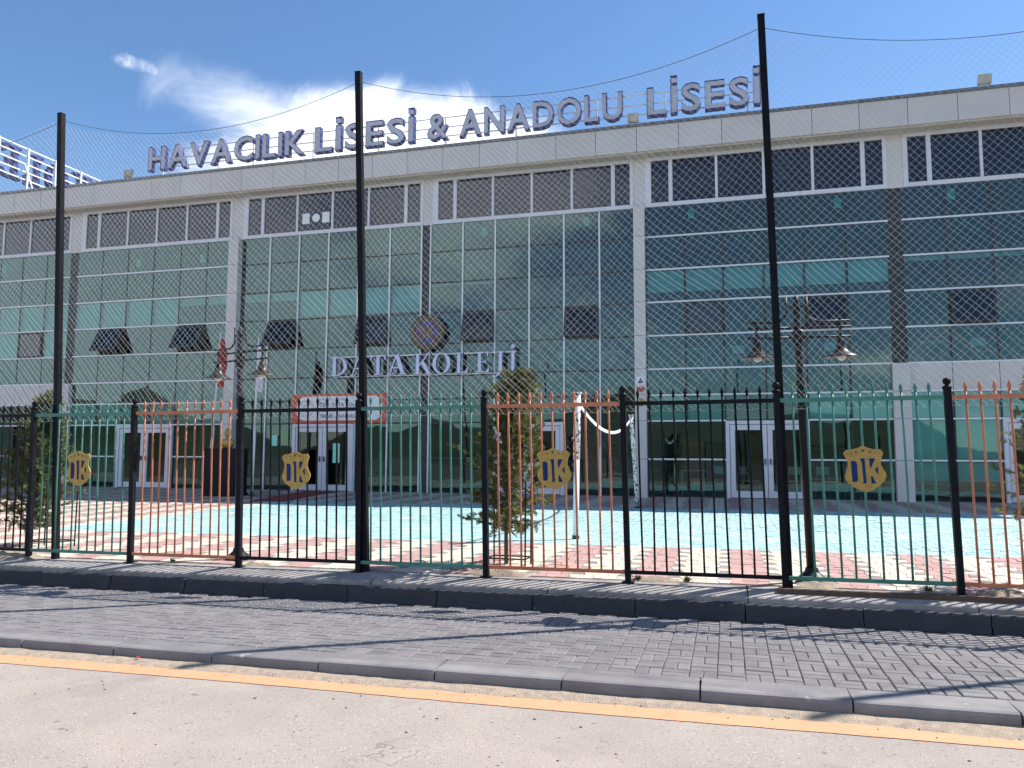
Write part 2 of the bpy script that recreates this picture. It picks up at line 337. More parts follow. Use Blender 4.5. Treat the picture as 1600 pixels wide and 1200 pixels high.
# unseen ridge added behind the camera so the low glass mirrors something dark
mb = MB(); nn = 90; prev = None
for i in range(nn+1):
    a = math.radians(150+240*i/nn); r = 260
    hgt = 17+9*math.sin(i*.33)+6*math.sin(i*.91+1)+3*math.sin(i*2.3)
    ring = [(r*math.cos(a), r*math.sin(a), -3), (r*1.12*math.cos(a), r*1.12*math.sin(a), hgt*.6), (r*1.3*math.cos(a), r*1.3*math.sin(a), hgt), (r*1.7*math.cos(a), r*1.7*math.sin(a), -3)]
    b = len(mb.v); mb.v += ring
    if i:
        for j in range(3): mb.f.append((b-4+j, b+j, b+j+1, b-3+j)); mb.m.append(0)
mb.build('added_ridge', M_ADDED_RIDGE, kind='structure', smooth=True)
XL, XR = -16, 9
ROAD = lambda x: -1.595+gz(x)
road = grid_sheet('road', -60, 60, -9, 5.40, lambda x, y: ROAD(x)-.012*max(0, 2-y)*.0, M_ROAD, 30, 6)
mk = MB(); n = 160
for i in range(n):
    def yy(x): return 4.985+.012*math.sin(x*1.3)+.008*noise.noise((x*6, 0, 0)), 5.178+.010*math.sin(x*1.1+1)+.022*noise.noise((x*5, 3, 0))-.10*max(0, min(1, (x-.9)/1.2))
    xa, xb = XL+(XR-XL)*i/n, XL+(XR-XL)*(i+1)/n; a, b = yy(xa), yy(xb)
    mk.add([(xa, a[0], ROAD(xa)+.004), (xb, b[0], ROAD(xb)+.004), (xb, b[1], ROAD(xb)+.004), (xa, a[1], ROAD(xa)+.004)], [(0, 1, 2, 3)])
mk.build('road_marking', M_YEL, road)
# drift of sand along the kerb foot, with an uneven edge
gr = MB(); n = 260
for i in range(n):
    def ed(x): return 5.19-.04*noise.noise((x*2.2, 7, 0))-.03*noise.noise((x*9, 2, 0))-.12*max(0, min(1, (x-.9)/1.2))
    def hz(x, t): return ROAD(x)+.006+.022*t*(1+.6*noise.noise((x*5, t*3, 1)))
    xa, xb = XL+(XR-XL)*i/n, XL+(XR-XL)*(i+1)/n
    for j in range(4):
        t0, t1 = j/4, (j+1)/4; P = lambda x, t: (x, ed(x)+(5.40-ed(x))*t, hz(x, t) if t else ROAD(x)+.001)
        gr.add([P(xa, t0), P(xb, t0), P(xb, t1), P(xa, t1)], [(0, 1, 2, 3)])
gr.build('gutter_sand', M_GRIT, kind='stuff', smooth=True)
pb = MB()
for i in range(900):
    x = random.uniform(-9, 4); y = 5.33-abs(random.gauss(0, .09)); s_ = random.uniform(.002, .007)
    if random.random() < .12: y = random.uniform(2.2, 5.2)
    if random.random() < .12: y = random.uniform(5.7, 7.55)
    z = (-1.5+gz(x) if y > 5.6 else ROAD(x)+.004)
    pb.lathe((x, y, z), [(s_, 0), (s_*.9, s_*.7), (s_*.3, s_*1.1)], 5)
for i in range(60):
    x = random.uniform(-5, 2.2); y = random.uniform(2.0, 5.0); s_ = random.uniform(.006, .014); pb.lathe((x, y, ROAD(x)), [(s_, 0), (s_*.8, s_*.35), (s_*.3, s_*.5)], 6, 1)
pb.build('road_grit', [M_GRIT, M_RUST], kind='stuff')
# lower kerb of single stones
def kerb(name, pname, y0, y1, zt, zb, length, xoff, m, bev=.03, foot=None, slope=0):
    k = root(name, (0, y0, zt), kind='structure'); i = 0; x = xoff-length*math.ceil((xoff-XL)/length)
    me = None
    while x < XR:
        g = .004; jz = random.uniform(-.004, .004); jy = random.uniform(-.005, .005)
        prof = [(y0+jy, zb), (y0+jy, zt+jz-bev), (y0+jy+bev*.35, zt+jz-bev*.3), (y0+jy+bev, zt+jz), (y1, zt+jz), (y1, zb)]
        if slope: prof = [(y0+jy, zb), (y0+jy, zt+jz-slope-.012), (y0+jy+.012, zt+jz-slope), (7.90, zt), (y1, zt), (y1, zb)]
        if foot: prof = [(y0+jy-.018, zb), (y0+jy-.018, zb+foot), (y0+jy, zb+foot+.02)]+prof[1:]
        b = MB(); npf = len(prof); xa, xb = x+g, x+length-g
        # slightly skewed, chipped ends
        sk = random.uniform(-.012, .012)
        vs = [(xa+random.uniform(0, .006), y, z+gz(xa)) for y, z in prof]+[(xb+sk*(y-y0)/(y1-y0), y, z+gz(xb)) for y, z in prof]
        b.add(vs, [(q, q+npf, q+npf+1, q+1) for q in range(npf-1)]+[tuple(range(npf)), tuple(npf+q for q in reversed(range(npf)))])
        b.build(pname, m, k); x += length
    return k
kerb('street_kerb', 'kerb_stone', 5.34, 5.615, -1.5, -1.75, .915, -.206, M_KERB)
kerb('upper_kerb', 'kerb_stone', 7.60, 7.668, -1.345, -1.505, 1.0, .12, M_KERBD, .018, .045)
kerb('fence_footing', 'footing_block', 7.680, 8.07, -1.252, -1.42, 1.9, .15, M_FOOT, .02, None, .045)
# pavement of grey blocks laid basket-weave
u = .187; pv = grid_sheet('pavement', XL, XR, 5.60, 7.62, lambda x, y: -1.512+gz(x), M_JOINT, 12, 1)
def paver_mesh(w, d, h=.05, c=.006):
    vs = [(-w/2, -d/2, -h), (w/2, -d/2, -h), (w/2, d/2, -h), (-w/2, d/2, -h), (-w/2, -d/2, -c), (w/2, -d/2, -c), (w/2, d/2, -c), (-w/2, d/2, -c),
          (-w/2+c, -d/2+c, 0), (w/2-c, -d/2+c, 0), (w/2-c, d/2-c, 0), (-w/2+c, d/2-c, 0)]
    fs = [(0, 1, 5, 4), (1, 2, 6, 5), (2, 3, 7, 6), (3, 0, 4, 7), (4, 5, 9, 8), (5, 6, 10, 9), (6, 7, 11, 10), (7, 4, 8, 11), (8, 9, 10, 11)]
    return vs, fs
g = .005; HV = paver_mesh(u-g, u/2-g); VV = paver_mesh(u/2-g, u-g)
hm = MB().add(*HV).mesh('paver_h', M_PAVE); vm = MB().add(*VV).mesh('paver_v', M_PAVE)
cells = []; ny = 10; nx = int((XR-XL)/u)
ypv = 5.622
for i in range(nx):
    for j in range(ny+1):
        cx = XL+u*(i+.5); cy = ypv+u*(j+.5)
        if (i+j) % 2: its = [(cx, cy-u/4, 0), (cx, cy+u/4, 0)]
        else: its = [(cx-u/4, cy, 1), (cx+u/4, cy, 1)]
        for (px, py, v) in its:
            if py+(u/2 if v else u/4) > 7.60: continue
            cells.append((px, py, v))
def inview(x, y): return -1.02*y-.05 < x < .37*y+.3
cells.sort(key=lambda c: (0 if inview(c[0], c[1]) else 1, c[0]**2+c[1]**2))
rest = MB()
for q, (px, py, v) in enumerate(cells):
    px += random.uniform(-.0015, .0015); z = -1.5+gz(px)+random.uniform(-.003, .002)+.004*noise.noise((px*1.5, py*1.5, 0)); rx, ry = random.gauss(0, .008), random.gauss(0, .008); rz = random.gauss(0, .008)
    if q < 300:
        o = bpy.data.objects.new('paver', vm if v else hm); o.parent = pv; o.location = (px, py, z); o.rotation_euler = (rx, ry, rz); C.objects.link(o)
    else:
        vs, fs = (VV if v else HV); R3 = Matrix.Rotation(rz, 3, 'Z') @ Matrix.Rotation(ry, 3, 'Y') @ Matrix.Rotation(rx, 3, 'X')
        rest.add([R3 @ Vector(p)+Vector((px, py, z)) for p in vs], fs)
rest.build('pavers', M_PAVE, pv, kind='stuff')
# school yard: striped red / cream interlocking pavers, part of it painted turquoise
def yz(x, y):
    t = max(0, min(1, (y-8)/14.6)); return -1.238+gz(x)*(1-t)+.078*t
grid_sheet('yard_bed', -40, 20, 8.06, 40, lambda x, y: yz(x, y)-.012, M_JOINT, 20, 30)
bpy.data.objects['yard_bed'].name = 'yard'; yard = bpy.data.objects['yard']
PX, PY = .125, .20
def vx(i, j): return PX*i+(.019 if (i+j) % 2 else -.019), 8.075+PY*j
def kind(i, j, x, y):
    if y > 10.95 and y < 18.2 and x > -11.2+.02*(y-11): return 3
    c = i % 8
    if c in (0, 1, 2): return 0
    if c in (4, 5, 6): return 1
    return 2 if j % 2 else 1
ymats = [M_RED, M_CREAM, M_GREYP, M_BLUEP]
items = []
for j in range(0, 74):
    for i in range(int(-27/PX), int(9/PX)):
        cx, cy = PX*(i+.5), 8.075+PY*(j+.5)
        if not (-1.16*cy-1 < cx < .42*cy+1.2): continue
        items.append((i, j, cx, cy))
items.sort(key=lambda c: (0 if inview(c[2], c[3]) else 1, c[2]**2+c[3]**2))
yr = MB()
for q, (i, j, cx, cy) in enumerate(items):
    k = kind(i, j, cx, cy); dz = random.uniform(-.003, .003)+.008*noise.noise((cx*.7, cy*.7, 4)); s_ = .0035
    cs = [vx(i, j), vx(i+1, j), vx(i+1, j+1), vx(i, j+1)]; mxx = sum(c[0] for c in cs)/4; myy = sum(c[1] for c in cs)/4
    tx, ty = random.gauss(0, .01), random.gauss(0, .008)
    def top(c, ins): 
        x = c[0]+(ins if c[0] < mxx else -ins); y = c[1]+(ins if c[1] < myy else -ins); return (x, y, yz(x, y)+dz+tx*(x-mxx)+ty*(y-myy))
    t4 = [top(c, s_) for c in cs]
    if cy < 13.5:
        b4 = [(*top(c, .002)[:2], yz(*c)-.03) for c in cs]; vs = b4+t4; fs = [(4, 5, 6, 7), (0, 1, 5, 4), (1, 2, 6, 5), (2, 3, 7, 6), (3, 0, 4, 7)]
    else: vs = t4; fs = [(0, 1, 2, 3)]
    if q < 300: MB().add(vs, fs).build('paver', ymats[k], yard)
    else: yr.add(vs, fs, k)
yr.build('pavers', ymats, yard, kind='stuff')

# ================================================================== SCHOOL BUILDING
D = 22.6; BZ = -1.15; YF = 22.1
LV = [7.30, 6.36, 5.38, 4.424, 3.448, 2.48, 1.73, .995, -.09, -1.142]
BAYS = [('h', [-27.18, -26.1, -25.06, -23.95, -22.86]), ('h', [-22.55, -21.46, -20.37, -19.28, -18.18, -17.1, -16.12]),
        ('v', [-15.70, -14.64, -13.55, -12.47, -11.40, -10.29, -9.21]), ('v', [-8.905, -7.83, -6.78, -5.70, -4.63, -3.557, -2.53]),
        ('h', [-2.20, -1.1, -.033, 1.064, 2.133, 3.222, 4.29]), ('h', [4.63, 5.69, 6.78, 7.83, 8.90])]
BX0, BX1 = -30.5, 12.2
bd = root('school_building', (-9, D, BZ), 'long three storey school with green glass curtain wall and grey roof fascia', 'building')
def part(name, m, x0, x1, y0, y1, z0, z1, parent=None, rot=None, **k): return block(name, m, parent or bd, x0, x1, y0, y1, z0, z1, rot, **k)
# shell: floors, back wall, ends, roof with skylight openings
part('plinth', M_FOOT, BX0, BX1, D-.06, D+12, -1.75, BZ)
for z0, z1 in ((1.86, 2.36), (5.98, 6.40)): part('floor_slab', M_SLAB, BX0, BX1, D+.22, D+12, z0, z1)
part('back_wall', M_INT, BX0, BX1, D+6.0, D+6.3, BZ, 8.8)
part('end_wall', M_FASC, BX0-.3, -27.2, D-.05, D+12, -1.7, 8.8); part('end_wall', M_FASC, 8.93, BX1+.3, D-.05, D+12, -1.7, 8.8)
part('rear_wall', M_FASC, BX0, BX1, D+12, D+12.3, -1.7, 8.8)
for x in (-22.7, -15.9, -9.06, -2.36, 4.46):
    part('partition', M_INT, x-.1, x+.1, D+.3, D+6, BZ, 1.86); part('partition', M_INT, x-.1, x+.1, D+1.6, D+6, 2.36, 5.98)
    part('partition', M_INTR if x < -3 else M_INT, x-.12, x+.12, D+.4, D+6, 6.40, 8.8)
sk = [(-17.6, -16.8), (-11.7, -10.8), (-4.9, -4.0), (1.2, 2.1)]; xs = BX0-.3
for a, b in sk+[(BX1+.3, None)]:
    part('roof_slab', M_SLAB, xs, a, YF+.05, D+12.3, 8.80, 9.15)
    if b: part('roof_slab', M_SLAB, a, b, D+4.0, D+12.3, 8.80, 9.15); part('roof_slab', M_SLAB, a, b, YF+.05, D+.25, 8.80, 9.15); xs = b
for a, b in sk:
    s_ = solid('skylight', G_CLEAR, bd, a, b, D+.25, D+4.0, 9.151, 9.17)
    for y in [D+.6+.45*i for i in range(8)]: block('skylight_bar', M_WHITE, s_, a, b, y-.03, y+.03, 9.08, 9.15)
# fascia of panels, coping, soffit
fp = 1.1957; x = -2.381-fp*24
while x < BX1:
    part('fascia_panel', M_FASC, x+.008, x+fp-.008, YF, YF+.05, 8.79+random.uniform(-.003, .003), 9.53, rot=(random.gauss(0, .002), 0, random.gauss(0, .002))); x += fp
part('fascia_backing', M_DARK, BX0-.3, BX1+.3, YF+.052, YF+.10, 8.80, 9.55)
part('roof_coping', M_COP, BX0-.35, BX1+.35, YF-.05, YF+.45, 9.535, 9.615)
part('soffit', M_SOFF, BX0-.3, BX1+.3, YF+.055, D+.12, 8.735, 8.795)
# upper window strip
UB = [(-27.2, -22.88), (-22.42, -16.14), (-15.71, -9.17), (-8.85, -2.54), (-2.20, 4.32), (4.72, 8.9)]
for bi, (a, b) in enumerate(UB):
    w = solid('window_strip', M_WHITE, bd, a, b, D-.05, D+.05, 7.255, 7.37)
    def fr(x0, x1, z0, z1, y0=D-.045, y1=D+.05): block('frame_bar', M_WHITE, w, x0, x1, y0, y1, z0, z1)
    fr(a, b, 8.64, 8.735); ms = []
    if bi == 0: e = [(b-.19-.5, .09), (b-.09, .09)]; inner = [b-.69-1.235*i for i in range(4)]
    if bi == 0: verts = [(b-.05, .10), (b-.64, .11)]+[(b-.64-1.25*i, .07) for i in range(1, 3)]
    elif bi == 5: verts = [(a+.06, .12), (a+.64, .11)]+[(a+.64+1.25*i, .07) for i in range(1, 3)]
    else:
        pit = (b-a-1.34)/4; verts = [(a+.09, .18), (a+.74, .11)]+[(a+.74+pit*i, .07) for i in range(1, 4)]+[(b-.60, .11), (b-.05, .10)]
    verts.sort(); ed = [a]+[v for v, _ in verts]+[b]
    for v, t in verts: fr(v-t/2, v+t/2, 7.372, 8.638, D-.044, D+.049)
    bnd = sorted([a, b]+[v for v, _ in verts])
    for p0, p1 in zip(bnd[:-1], bnd[1:]):
        if p1-p0 < .2: continue
        sheet('pane', G_CLEAR, w, p0, p1, D-.004, 7.373, 8.637, rot=(random.gauss(0, .002), 0, random.gauss(0, .002)))
for x0, x1 in ((-22.88, -22.42), (-16.14, -15.71), (-9.17, -8.85), (-2.54, -2.20), (4.32, 4.72)):
    part('pier_panel', M_FASC, x0+.003, x1-.003, D-.03 if x0 not in (-16.14, -2.54) else D-.028, D+.2, 7.25, 8.735)
# curtain wall
OPEN = {(1, 1): .42, (1, 4): .42, (2, 1): .40, (2, 4): .22, (3, 1): .19, (3, 4): .18, (4, 1): .0, (4, 4): .15, (5, 1): .13, (0, 2): 0}
DOORC = (2, 3)
for bi, (ty, xs) in enumerate(BAYS):
    a, b = xs[0], xs[-1]
    # blinds hang just inside the glass
    for ci in range(len(xs)-1):
        x0, x1 = xs[ci]+.03, xs[ci+1]-.03
        hgt = {0: .93, 1: .93 if ci < 4 else .28, 2: .28 if ci < 2 else .88, 3: .08 if ci in (0, 1) else 0, 4: .66, 5: .12}[bi]
        if hgt: part('blind', M_BLIND, x0, x1, D+.10, D+.11, 5.36-.95*hgt, 5.36)
        if bi in (0,) : part('blind', M_BLIND, x0, x1, D+.10, D+.11, 3.47, 4.40)
        if bi in (1, 4, 5) and ci not in (DOORC if bi == 4 else ()): part('blind', M_BLIND, x0, x1, D+.10, D+.11, 1.01, 1.71)
        if bi == 5 and ci != 2: part('blind', M_BLIND, x0, x1, D+.10, D+.11, -.62, .96)
    for ri in range(9):
        z1, z0 = LV[ri], LV[ri+1]
        for ci in range(len(xs)-1):
            x0, x1 = xs[ci], xs[ci+1]
            if ri >= 7 and ci in DOORC: continue
            if ri == 5 and bi in (0, 5):
                part('spandrel_panel', M_FASC, x0+.008, x1-.008, D-.03, D+.05, z0+.01, z1-.02); continue
            gp = .017; rt = (random.gauss(0, .0028), 0, random.gauss(0, .0028))
            if ri == 3 and (bi, ci) in OPEN:
                sa = OPEN[(bi, ci)]; og = (x0, D, z1)
                sw = root('sash_window', ((x0+x1)/2, D-.03, z1-.03)); sw.parent = bd; sw.location = Vector(sw['_org'])-Vector(bd['_org'])
                h = z1-z0-.05; w = (x1-x0)/2-.02
                def sb(n_, m_, q0, q1, y0, y1, w0, w1):
                    o = bpy.data.objects.new(n_, unit(m_)); o.parent = sw; o.location = ((q0+q1)/2, (y0+y1)/2, (w0+w1)/2); o.scale = (q1-q0, y1-y0, w1-w0); C.objects.link(o)
                sb('frame_bar', M_DFRAME, -w, w, -.03, .02, -.07, 0); sb('frame_bar', M_DFRAME, -w, w, -.03, .02, -h, -h+.07)
                sb('frame_bar', M_DFRAME, -w, -w+.07, -.029, .019, -h+.07, -.07); sb('frame_bar', M_DFRAME, w-.07, w, -.029, .019, -h+.07, -.07)
                sb('pane', G_SASH, -w+.07, w-.07, -.012, -.002, -h+.07, -.07)
                sw.rotation_euler = (-sa*1.15, 0, 0)
                continue
            sheet('pane', G_GREEN, bd, x0+gp, x1-gp, D-.005, z0+gp, z1-gp, rot=rt)
    # dark framing behind the joints
    for x in xs: part('mullion', M_DARK, x-.026, x+.026, D-.0065, D+.09, BZ if x not in xs[3:4] else .995, 7.26)
    for ri in range(1, 10):
        z = LV[ri]; segs = [(a, b)]
        if ri == 8: segs = [(a, xs[2]), (xs[4], b)] if len(xs) > 5 else [(a, xs[2])]
        for p0, p1 in segs: part('transom', M_DARK, p0+.001, p1-.001, D-.006, D+.085, z-.024, z+.024)
        if ty == 'h' and ri < 9:
            if ri == 7 and bi == 4: segs = [(a, xs[2]), (xs[4], b)]
            for p0, p1 in segs: part('transom_cap', M_CAP, p0, p1, D-.045, D-.008, z-.022, z+.022)
    if ty == 'v':
        for x in xs[:-1] if bi == 3 else xs[1:]:
            part('mullion_cap', M_CAP, x-.021, x+.021, D-.05, D-.008, BZ, 7.25)
for x0, x1 in ((-22.86, -22.55), (4.29, 4.63)):
    part('cover_strip', M_DFRAME, x0+.01, x1-.01, D-.004, D+.05, 2.50, 7.25); 
    for z0, z1 in zip(LV[6:][::-1]+[], LV[5:-1][::-1]): part('pier_panel', M_FASC, x0-.05, x1+.03, D-.16, D+.05, z0+.006 if z0 > -1 else -1.32, z1-.006)
for i, z in enumerate(LV[:-1]): part('cover_strip', M_DFRAME, -9.19, -8.92, D+.0, D+.05, LV[i+1]+.01, z-.01)
for x0, x1 in ((-16.12, -15.74), (-2.53, -2.21)):
    for i, z in enumerate(LV[:-1]): part('column_panel', M_FASC, x0, x1, D-.24, D+.05, LV[i+1]+.006 if i < 8 else -1.3, z-.006 if i else 7.25)
    part('column_core', M_DARK, x0+.02, x1-.02, D-.22, D+.3, -1.3, 7.24)
# doors
def door(x0, x1, leaf2=True, lab=None):
    zt = .985; d = solid('door', M_WHITE, bd, x0, x1, D-.10, D+.04, zt-.10, zt, label=lab)
    B = lambda n_, m_, *q: block(n_, m_, d, *q)
    B('frame_post', M_WHITE, x0, x0+.10, D-.095, D+.04, BZ, zt-.102); B('frame_post', M_WHITE, x1-.10, x1, D-.095, D+.04, BZ, zt-.102)
    xm = (x0+x1)/2; lv = [(x0+.115, xm-.008), (xm+.008, x1-.115)]
    for i, (p, q) in enumerate(lv):
        yo = .0 if i == 0 else -.0
        B('leaf_stile', M_WHITE, p, p+.13, D-.075, D+.02, BZ+.02, zt-.115); B('leaf_stile', M_WHITE, q-.13, q, D-.075, D+.02, BZ+.02, zt-.115)
        B('leaf_rail', M_WHITE, p+.131, q-.131, D-.073, D+.018, BZ+.02, BZ+.20); B('leaf_rail', M_WHITE, p+.131, q-.131, D-.073, D+.018, zt-.26, zt-.115)
        sheet('pane', G_DOOR, d, p+.13, q-.13, D-.03, BZ+.20, zt-.26)
        hx = q-.065 if i == 0 else p+.065
        B('handle', M_DARK, hx-.012, hx+.012, D-.13, D-.076, -.22, -.06)
for x0, x1, lb in ((-20.42, -18.18, 'white framed double door behind the orange fence panel'), (-13.58, -11.42, 'white framed double door under the red and white sign'), (-6.77, -4.64, 'white framed door behind the young conifer'), (-.05, 2.14, 'white framed double door behind the black fence panel'), (6.78, 8.88, 'white framed door at the far right')): door(x0, x1, lab=lb)
# sheets of paper behind the glass
for px, pz in ((-19.95, 6.72), (-17.32, 6.72), (-7.15, 6.92), (-3.95, 6.98), (-.89, 6.98), (3.05, 6.97), (5.86, 6.98), (-25.95, 6.85)):
    part('paper_sheet', M_PAPER, px-.09, px+.09, D+.012, D+.018, pz-.14, pz+.14)
for px, pz, w, h in ((-14.25, .45, .2, .34), (-12.02, .05, .24, .62)): part('poster', M_PAPER, px-w/2, px+w/2, D-.045, D-.038, pz-h/2, pz+h/2)
for px in (-13.35, -12.62): part('paper_sheet', M_BANW, px-.13, px+.13, D-.02, D-.014, 7.62, 7.97)
MB().prism([(-12.98+.14*math.cos(2*math.pi*i/20), 7.80+.14*math.sin(2*math.pi*i/20)) for i in range(20)], lambda a, b, d: (a, d, b), D-.02, D-.012).build('paper_disc', M_BANW, bd)
# classroom desks and chairs standing by the glass (pale steel legs)
def desk(x, y, zf, rot, name='classroom_desk', lab='', grp=None):
    r = root(name, (x, y, zf), lab, 'desk', grp); r.rotation_euler[2] = rot
    def lp(*pts): return [(x+p[0], y+p[1], zf+p[2]) for p in pts]
    t = MB(); t.box(x-.35, x+.35, y-.25, y+.25, zf+.72, zf+.75); t.build('tabletop', M_BLIND, r)
    for sx in (-1, 1):
        m = MB(); m.tube(lp((sx*.3, -.22, 0), (sx*.3, -.2, .7), (sx*.3, .2, .7), (sx*.3, .22, 0)), .016, 6); m.build('leg', M_CAP, r)
def chair(x, y, zf, rot, lab='', grp=None):
    r = root('classroom_chair', (x, y, zf), lab, 'chair', grp); r.rotation_euler[2] = rot
    def lp(*pts): return [(x+p[0], y+p[1], zf+p[2]) for p in pts]
    for sx in (-1, 1):
        m = MB(); m.tube(lp((sx*.2, .24, 0), (sx*.19, .12, .44), (sx*.19, -.2, .44), (sx*.2, -.24, 0)), .014, 6); m.build('leg', M_CAP, r)
        m = MB(); m.tube(lp((sx*.18, .12, .44), (sx*.17, .2, .85)), .014, 6); m.build('back_post', M_CAP, r)
    MB().box(x-.2, x+.2, y-.2, y+.18, zf+.445, zf+.47).build('seat', M_BLIND, r)
    MB().box(x-.18, x+.18, y+.17, y+.2, zf+.64, zf+.86).build('backrest', M_BLIND, r)
F2 = 2.362
for i, (x, k, l_) in enumerate(((-7.4, 'c', 'pale tube chair upstairs behind glass, nearest the lilac letters'), (-5.9, 'd', 'pale desk upstairs behind glass, nearest the lilac letters'), (-4.9, 'c', 'pale tube chair upstairs below the dark slightly open window'), (-3.3, 'd', 'pale desk upstairs just left of the grey column with signs'), (-.9, 'd', 'pale desk upstairs just right of the grey column with signs'),
        (.4, 'c', 'pale tube chair upstairs just left of the right net pole'), (2.9, 'c', 'pale tube chair upstairs below the right lamp bell'), (5.4, 'd', 'pale desk upstairs above the grey panels at right'), (6.6, 'c', 'pale tube chair upstairs above the grey panels at far right'))):
    if k == 'd': desk(x, D+.75, F2, random.uniform(-.2, .2), lab=l_, grp='upstairs desks')
    else: chair(x, D+.8, F2, random.uniform(-.6, .6), l_, 'upstairs chairs')
desk(-1.0, D+.8, BZ, .1, lab='pale desk indoors left of the white doors on the right', grp=None)
for i, (x, l) in enumerate(((-.25, 'pale chair indoors just left of the right double door'), (.55, 'pale chair indoors behind left leaf of right double door'), (1.75, 'pale chair indoors behind right leaf of right double door'), (2.6, 'pale chair indoors right of the right double door'), (3.4, 'pale chair indoors behind the rightmost shield plaque'))): chair(x, D+.9, BZ, random.uniform(-1, 1), l)

# ================================================================== SIGNS
YS = 22.35; ks = YS/D
rs = root('roof_sign', (-9.2*ks, YS, 9.615), 'lavender and blue roof lettering reading HAVACILIK LİSESİ & ANADOLU LİSESİ', 'roof sign')
for t, a, b in (('HAVACILIK', -19.75, -13.49), ('LİSESİ', -13.13, -9.54), ('&', -9.10, -8.36), ('ANADOLU', -8.01, -2.83), ('LİSESİ', -2.12, 1.11)):
    word(t, a*ks, b*ks, 10.06*ks, .82*ks, YS, .17, .030, [M_BLUE, M_BLUE], rs)
    word(t, a*ks+.025, b*ks-.025, 10.085*ks, .80*ks-.03, YS-.006, .005, .014, [M_LAV, M_BLUE], rs, gap=.104, name='letter_face')
for z in (10.20, 10.50, 10.82): block('rail', M_STEELW, rs, -19.5*ks, 1.05*ks, YS+.185, YS+.215, z*ks-.015, z*ks+.015)
for x in (-19.3, -17.0, -15.6, -13.3, -10.9, -8.55, -6.2, -3.65, -1.6, .75):
    block('post', M_STEELW, rs, x*ks-.02, x*ks+.02, YS+.217, YS+.25, 9.60, 10.85*ks)
    MB().tube([(x*ks, YS+.25, 10.0), (x*ks+.02, YS+.75, 9.62)], .014, 6).build('brace', M_STEELW, rs)
# hand-built serif capitals (cap height 1): lists of ccw outlines
def st(x0, y0, x1, y1, w0, w1=None):
    w1 = w1 or w0; return [(x0-w0/2, y0), (x0+w0/2, y0), (x1+w1/2, y1), (x1-w1/2, y1)]
def rc(x0, x1, y0, y1): return [(x0, y0), (x1, y0), (x1, y1), (x0, y1)]
def arc(cx, cy, ro, so, ri, si, a0, a1, n=12):
    r = []
    for i in range(n):
        a, b = math.radians(a0+(a1-a0)*i/n), math.radians(a0+(a1-a0)*(i+1)/n)
        r.append([(cx+ri*math.cos(a), cy+si*math.sin(a)), (cx+ro*math.cos(a), cy+so*math.sin(a)), (cx+ro*math.cos(b), cy+so*math.sin(b)), (cx+ri*math.cos(b), cy+si*math.sin(b))])
    return r
def sf(x, y, w=.17): return rc(x-w, x+w, y, y+.05)
SER = {
 'D': (.78, [st(.2, .05, .2, .95, .15), sf(.2, 0, .19), sf(.2, .95, .19)]+arc(.26, .5, .50, .5, .35, .44, -90, 90)),
 'A': (.80, [st(.10, .05, .38, 1, .06), st(.66, .05, .40, 1, .17), rc(.21, .55, .32, .38), sf(.11, 0, .13), sf(.66, 0, .16)]),
 'T': (.74, [st(.37, .05, .37, .94, .15), rc(.02, .72, .94, 1), [(.02, .74), (.06, .74), (.10, .94), (.02, .94)], [(.68, .74), (.72, .74), (.72, .94), (.64, .94)], sf(.37, 0, .18)]),
 'K': (.84, [st(.2, .05, .2, .95, .15), sf(.2, 0, .19), sf(.2, .95, .19), st(.25, .40, .64, .95, .07), st(.70, .05, .40, .60, .17), sf(.66, .95, .13), sf(.70, 0, .16)]),
 'O': (.84, arc(.42, .5, .42, .52, .26, .47, 0, 360, 28)),
 'L': (.66, [st(.2, .05, .2, .95, .15), sf(.2, .95, .19), rc(.02, .62, 0, .05), [(.50, .05), (.62, .05), (.65, .28), (.61, .28)]]),
 'E': (.68, [st(.2, .05, .2, .95, .15), rc(.02, .62, 0, .05), rc(.02, .60, .95, 1), rc(.275, .48, .49, .54), [(.50, .05), (.62, .05), (.65, .26), (.61, .26)], [(.56, .76), (.60, .76), (.60, .95), (.50, .95)], rc(.46, .50, .40, .63)]),
 'J': (.42, [st(.27, -.02, .27, .95, .15), sf(.27, .95, .17), [(.0, -.24), (.06, -.25), (.345, -.02), (.195, -.02)], [(-.08, -.26), (.0, -.24), (.04, -.14), (-.06, -.14)]]),
 'İ': (.40, [st(.2, .05, .2, .95, .15), sf(.2, 0, .18), sf(.2, .95, .18)]+[[(.2+.1*math.cos(2*math.pi*i/14), 1.22+.1*math.sin(2*math.pi*i/14)) for i in range(14)]])}
def serif(ch, fn, depth, mats, parent):
    mb = MB()
    for i, p in enumerate(SER[ch][1]): mb.prism(p, fn, .0012*(i % 7), depth, 0, 1)
    return mb.build('letter', mats, parent)
ws = root('wall_sign', (-9.2, D-.3, 2.5), 'pale lilac serif lettering DATA KOLEJİ on rails across the glass', 'sign')
kw = (D-.32)/D
for ch, a, b in (('D', -12.345, -11.72), ('A', -11.62, -10.98), ('T', -10.93, -10.38), ('A', -10.32, -9.70), ('K', -9.455, -8.83), ('O', -8.81, -8.22), ('L', -8.08, -7.63), ('E', -7.41, -6.94), ('J', -6.80, -6.50), ('İ', -6.34, -6.09)):
    w = SER[ch][0]; sx = (b-a)/w
    serif(ch, lambda u_, v_, d_, a=a, sx=sx: ((a+u_*sx)*kw, D-.32+d_, (2.52+v_*.63)*kw), .11, [M_LAV2, M_BLUE], ws)
for z in (2.50, 3.14): block('rail', M_STEELW, ws, -12.3*kw, -6.15*kw, D-.205, D-.175, z*kw-.016, z*kw+.016)
for x in (-12.47, -10.29, -7.83, -6.78): block('bracket', M_STEELW, ws, x-.015, x+.015, D-.174, D-.051, 2.50*kw-.014, 2.50*kw+.014)
M_DGOLD = mat('dull_gold', (.20, .125, .045), .5, .2)
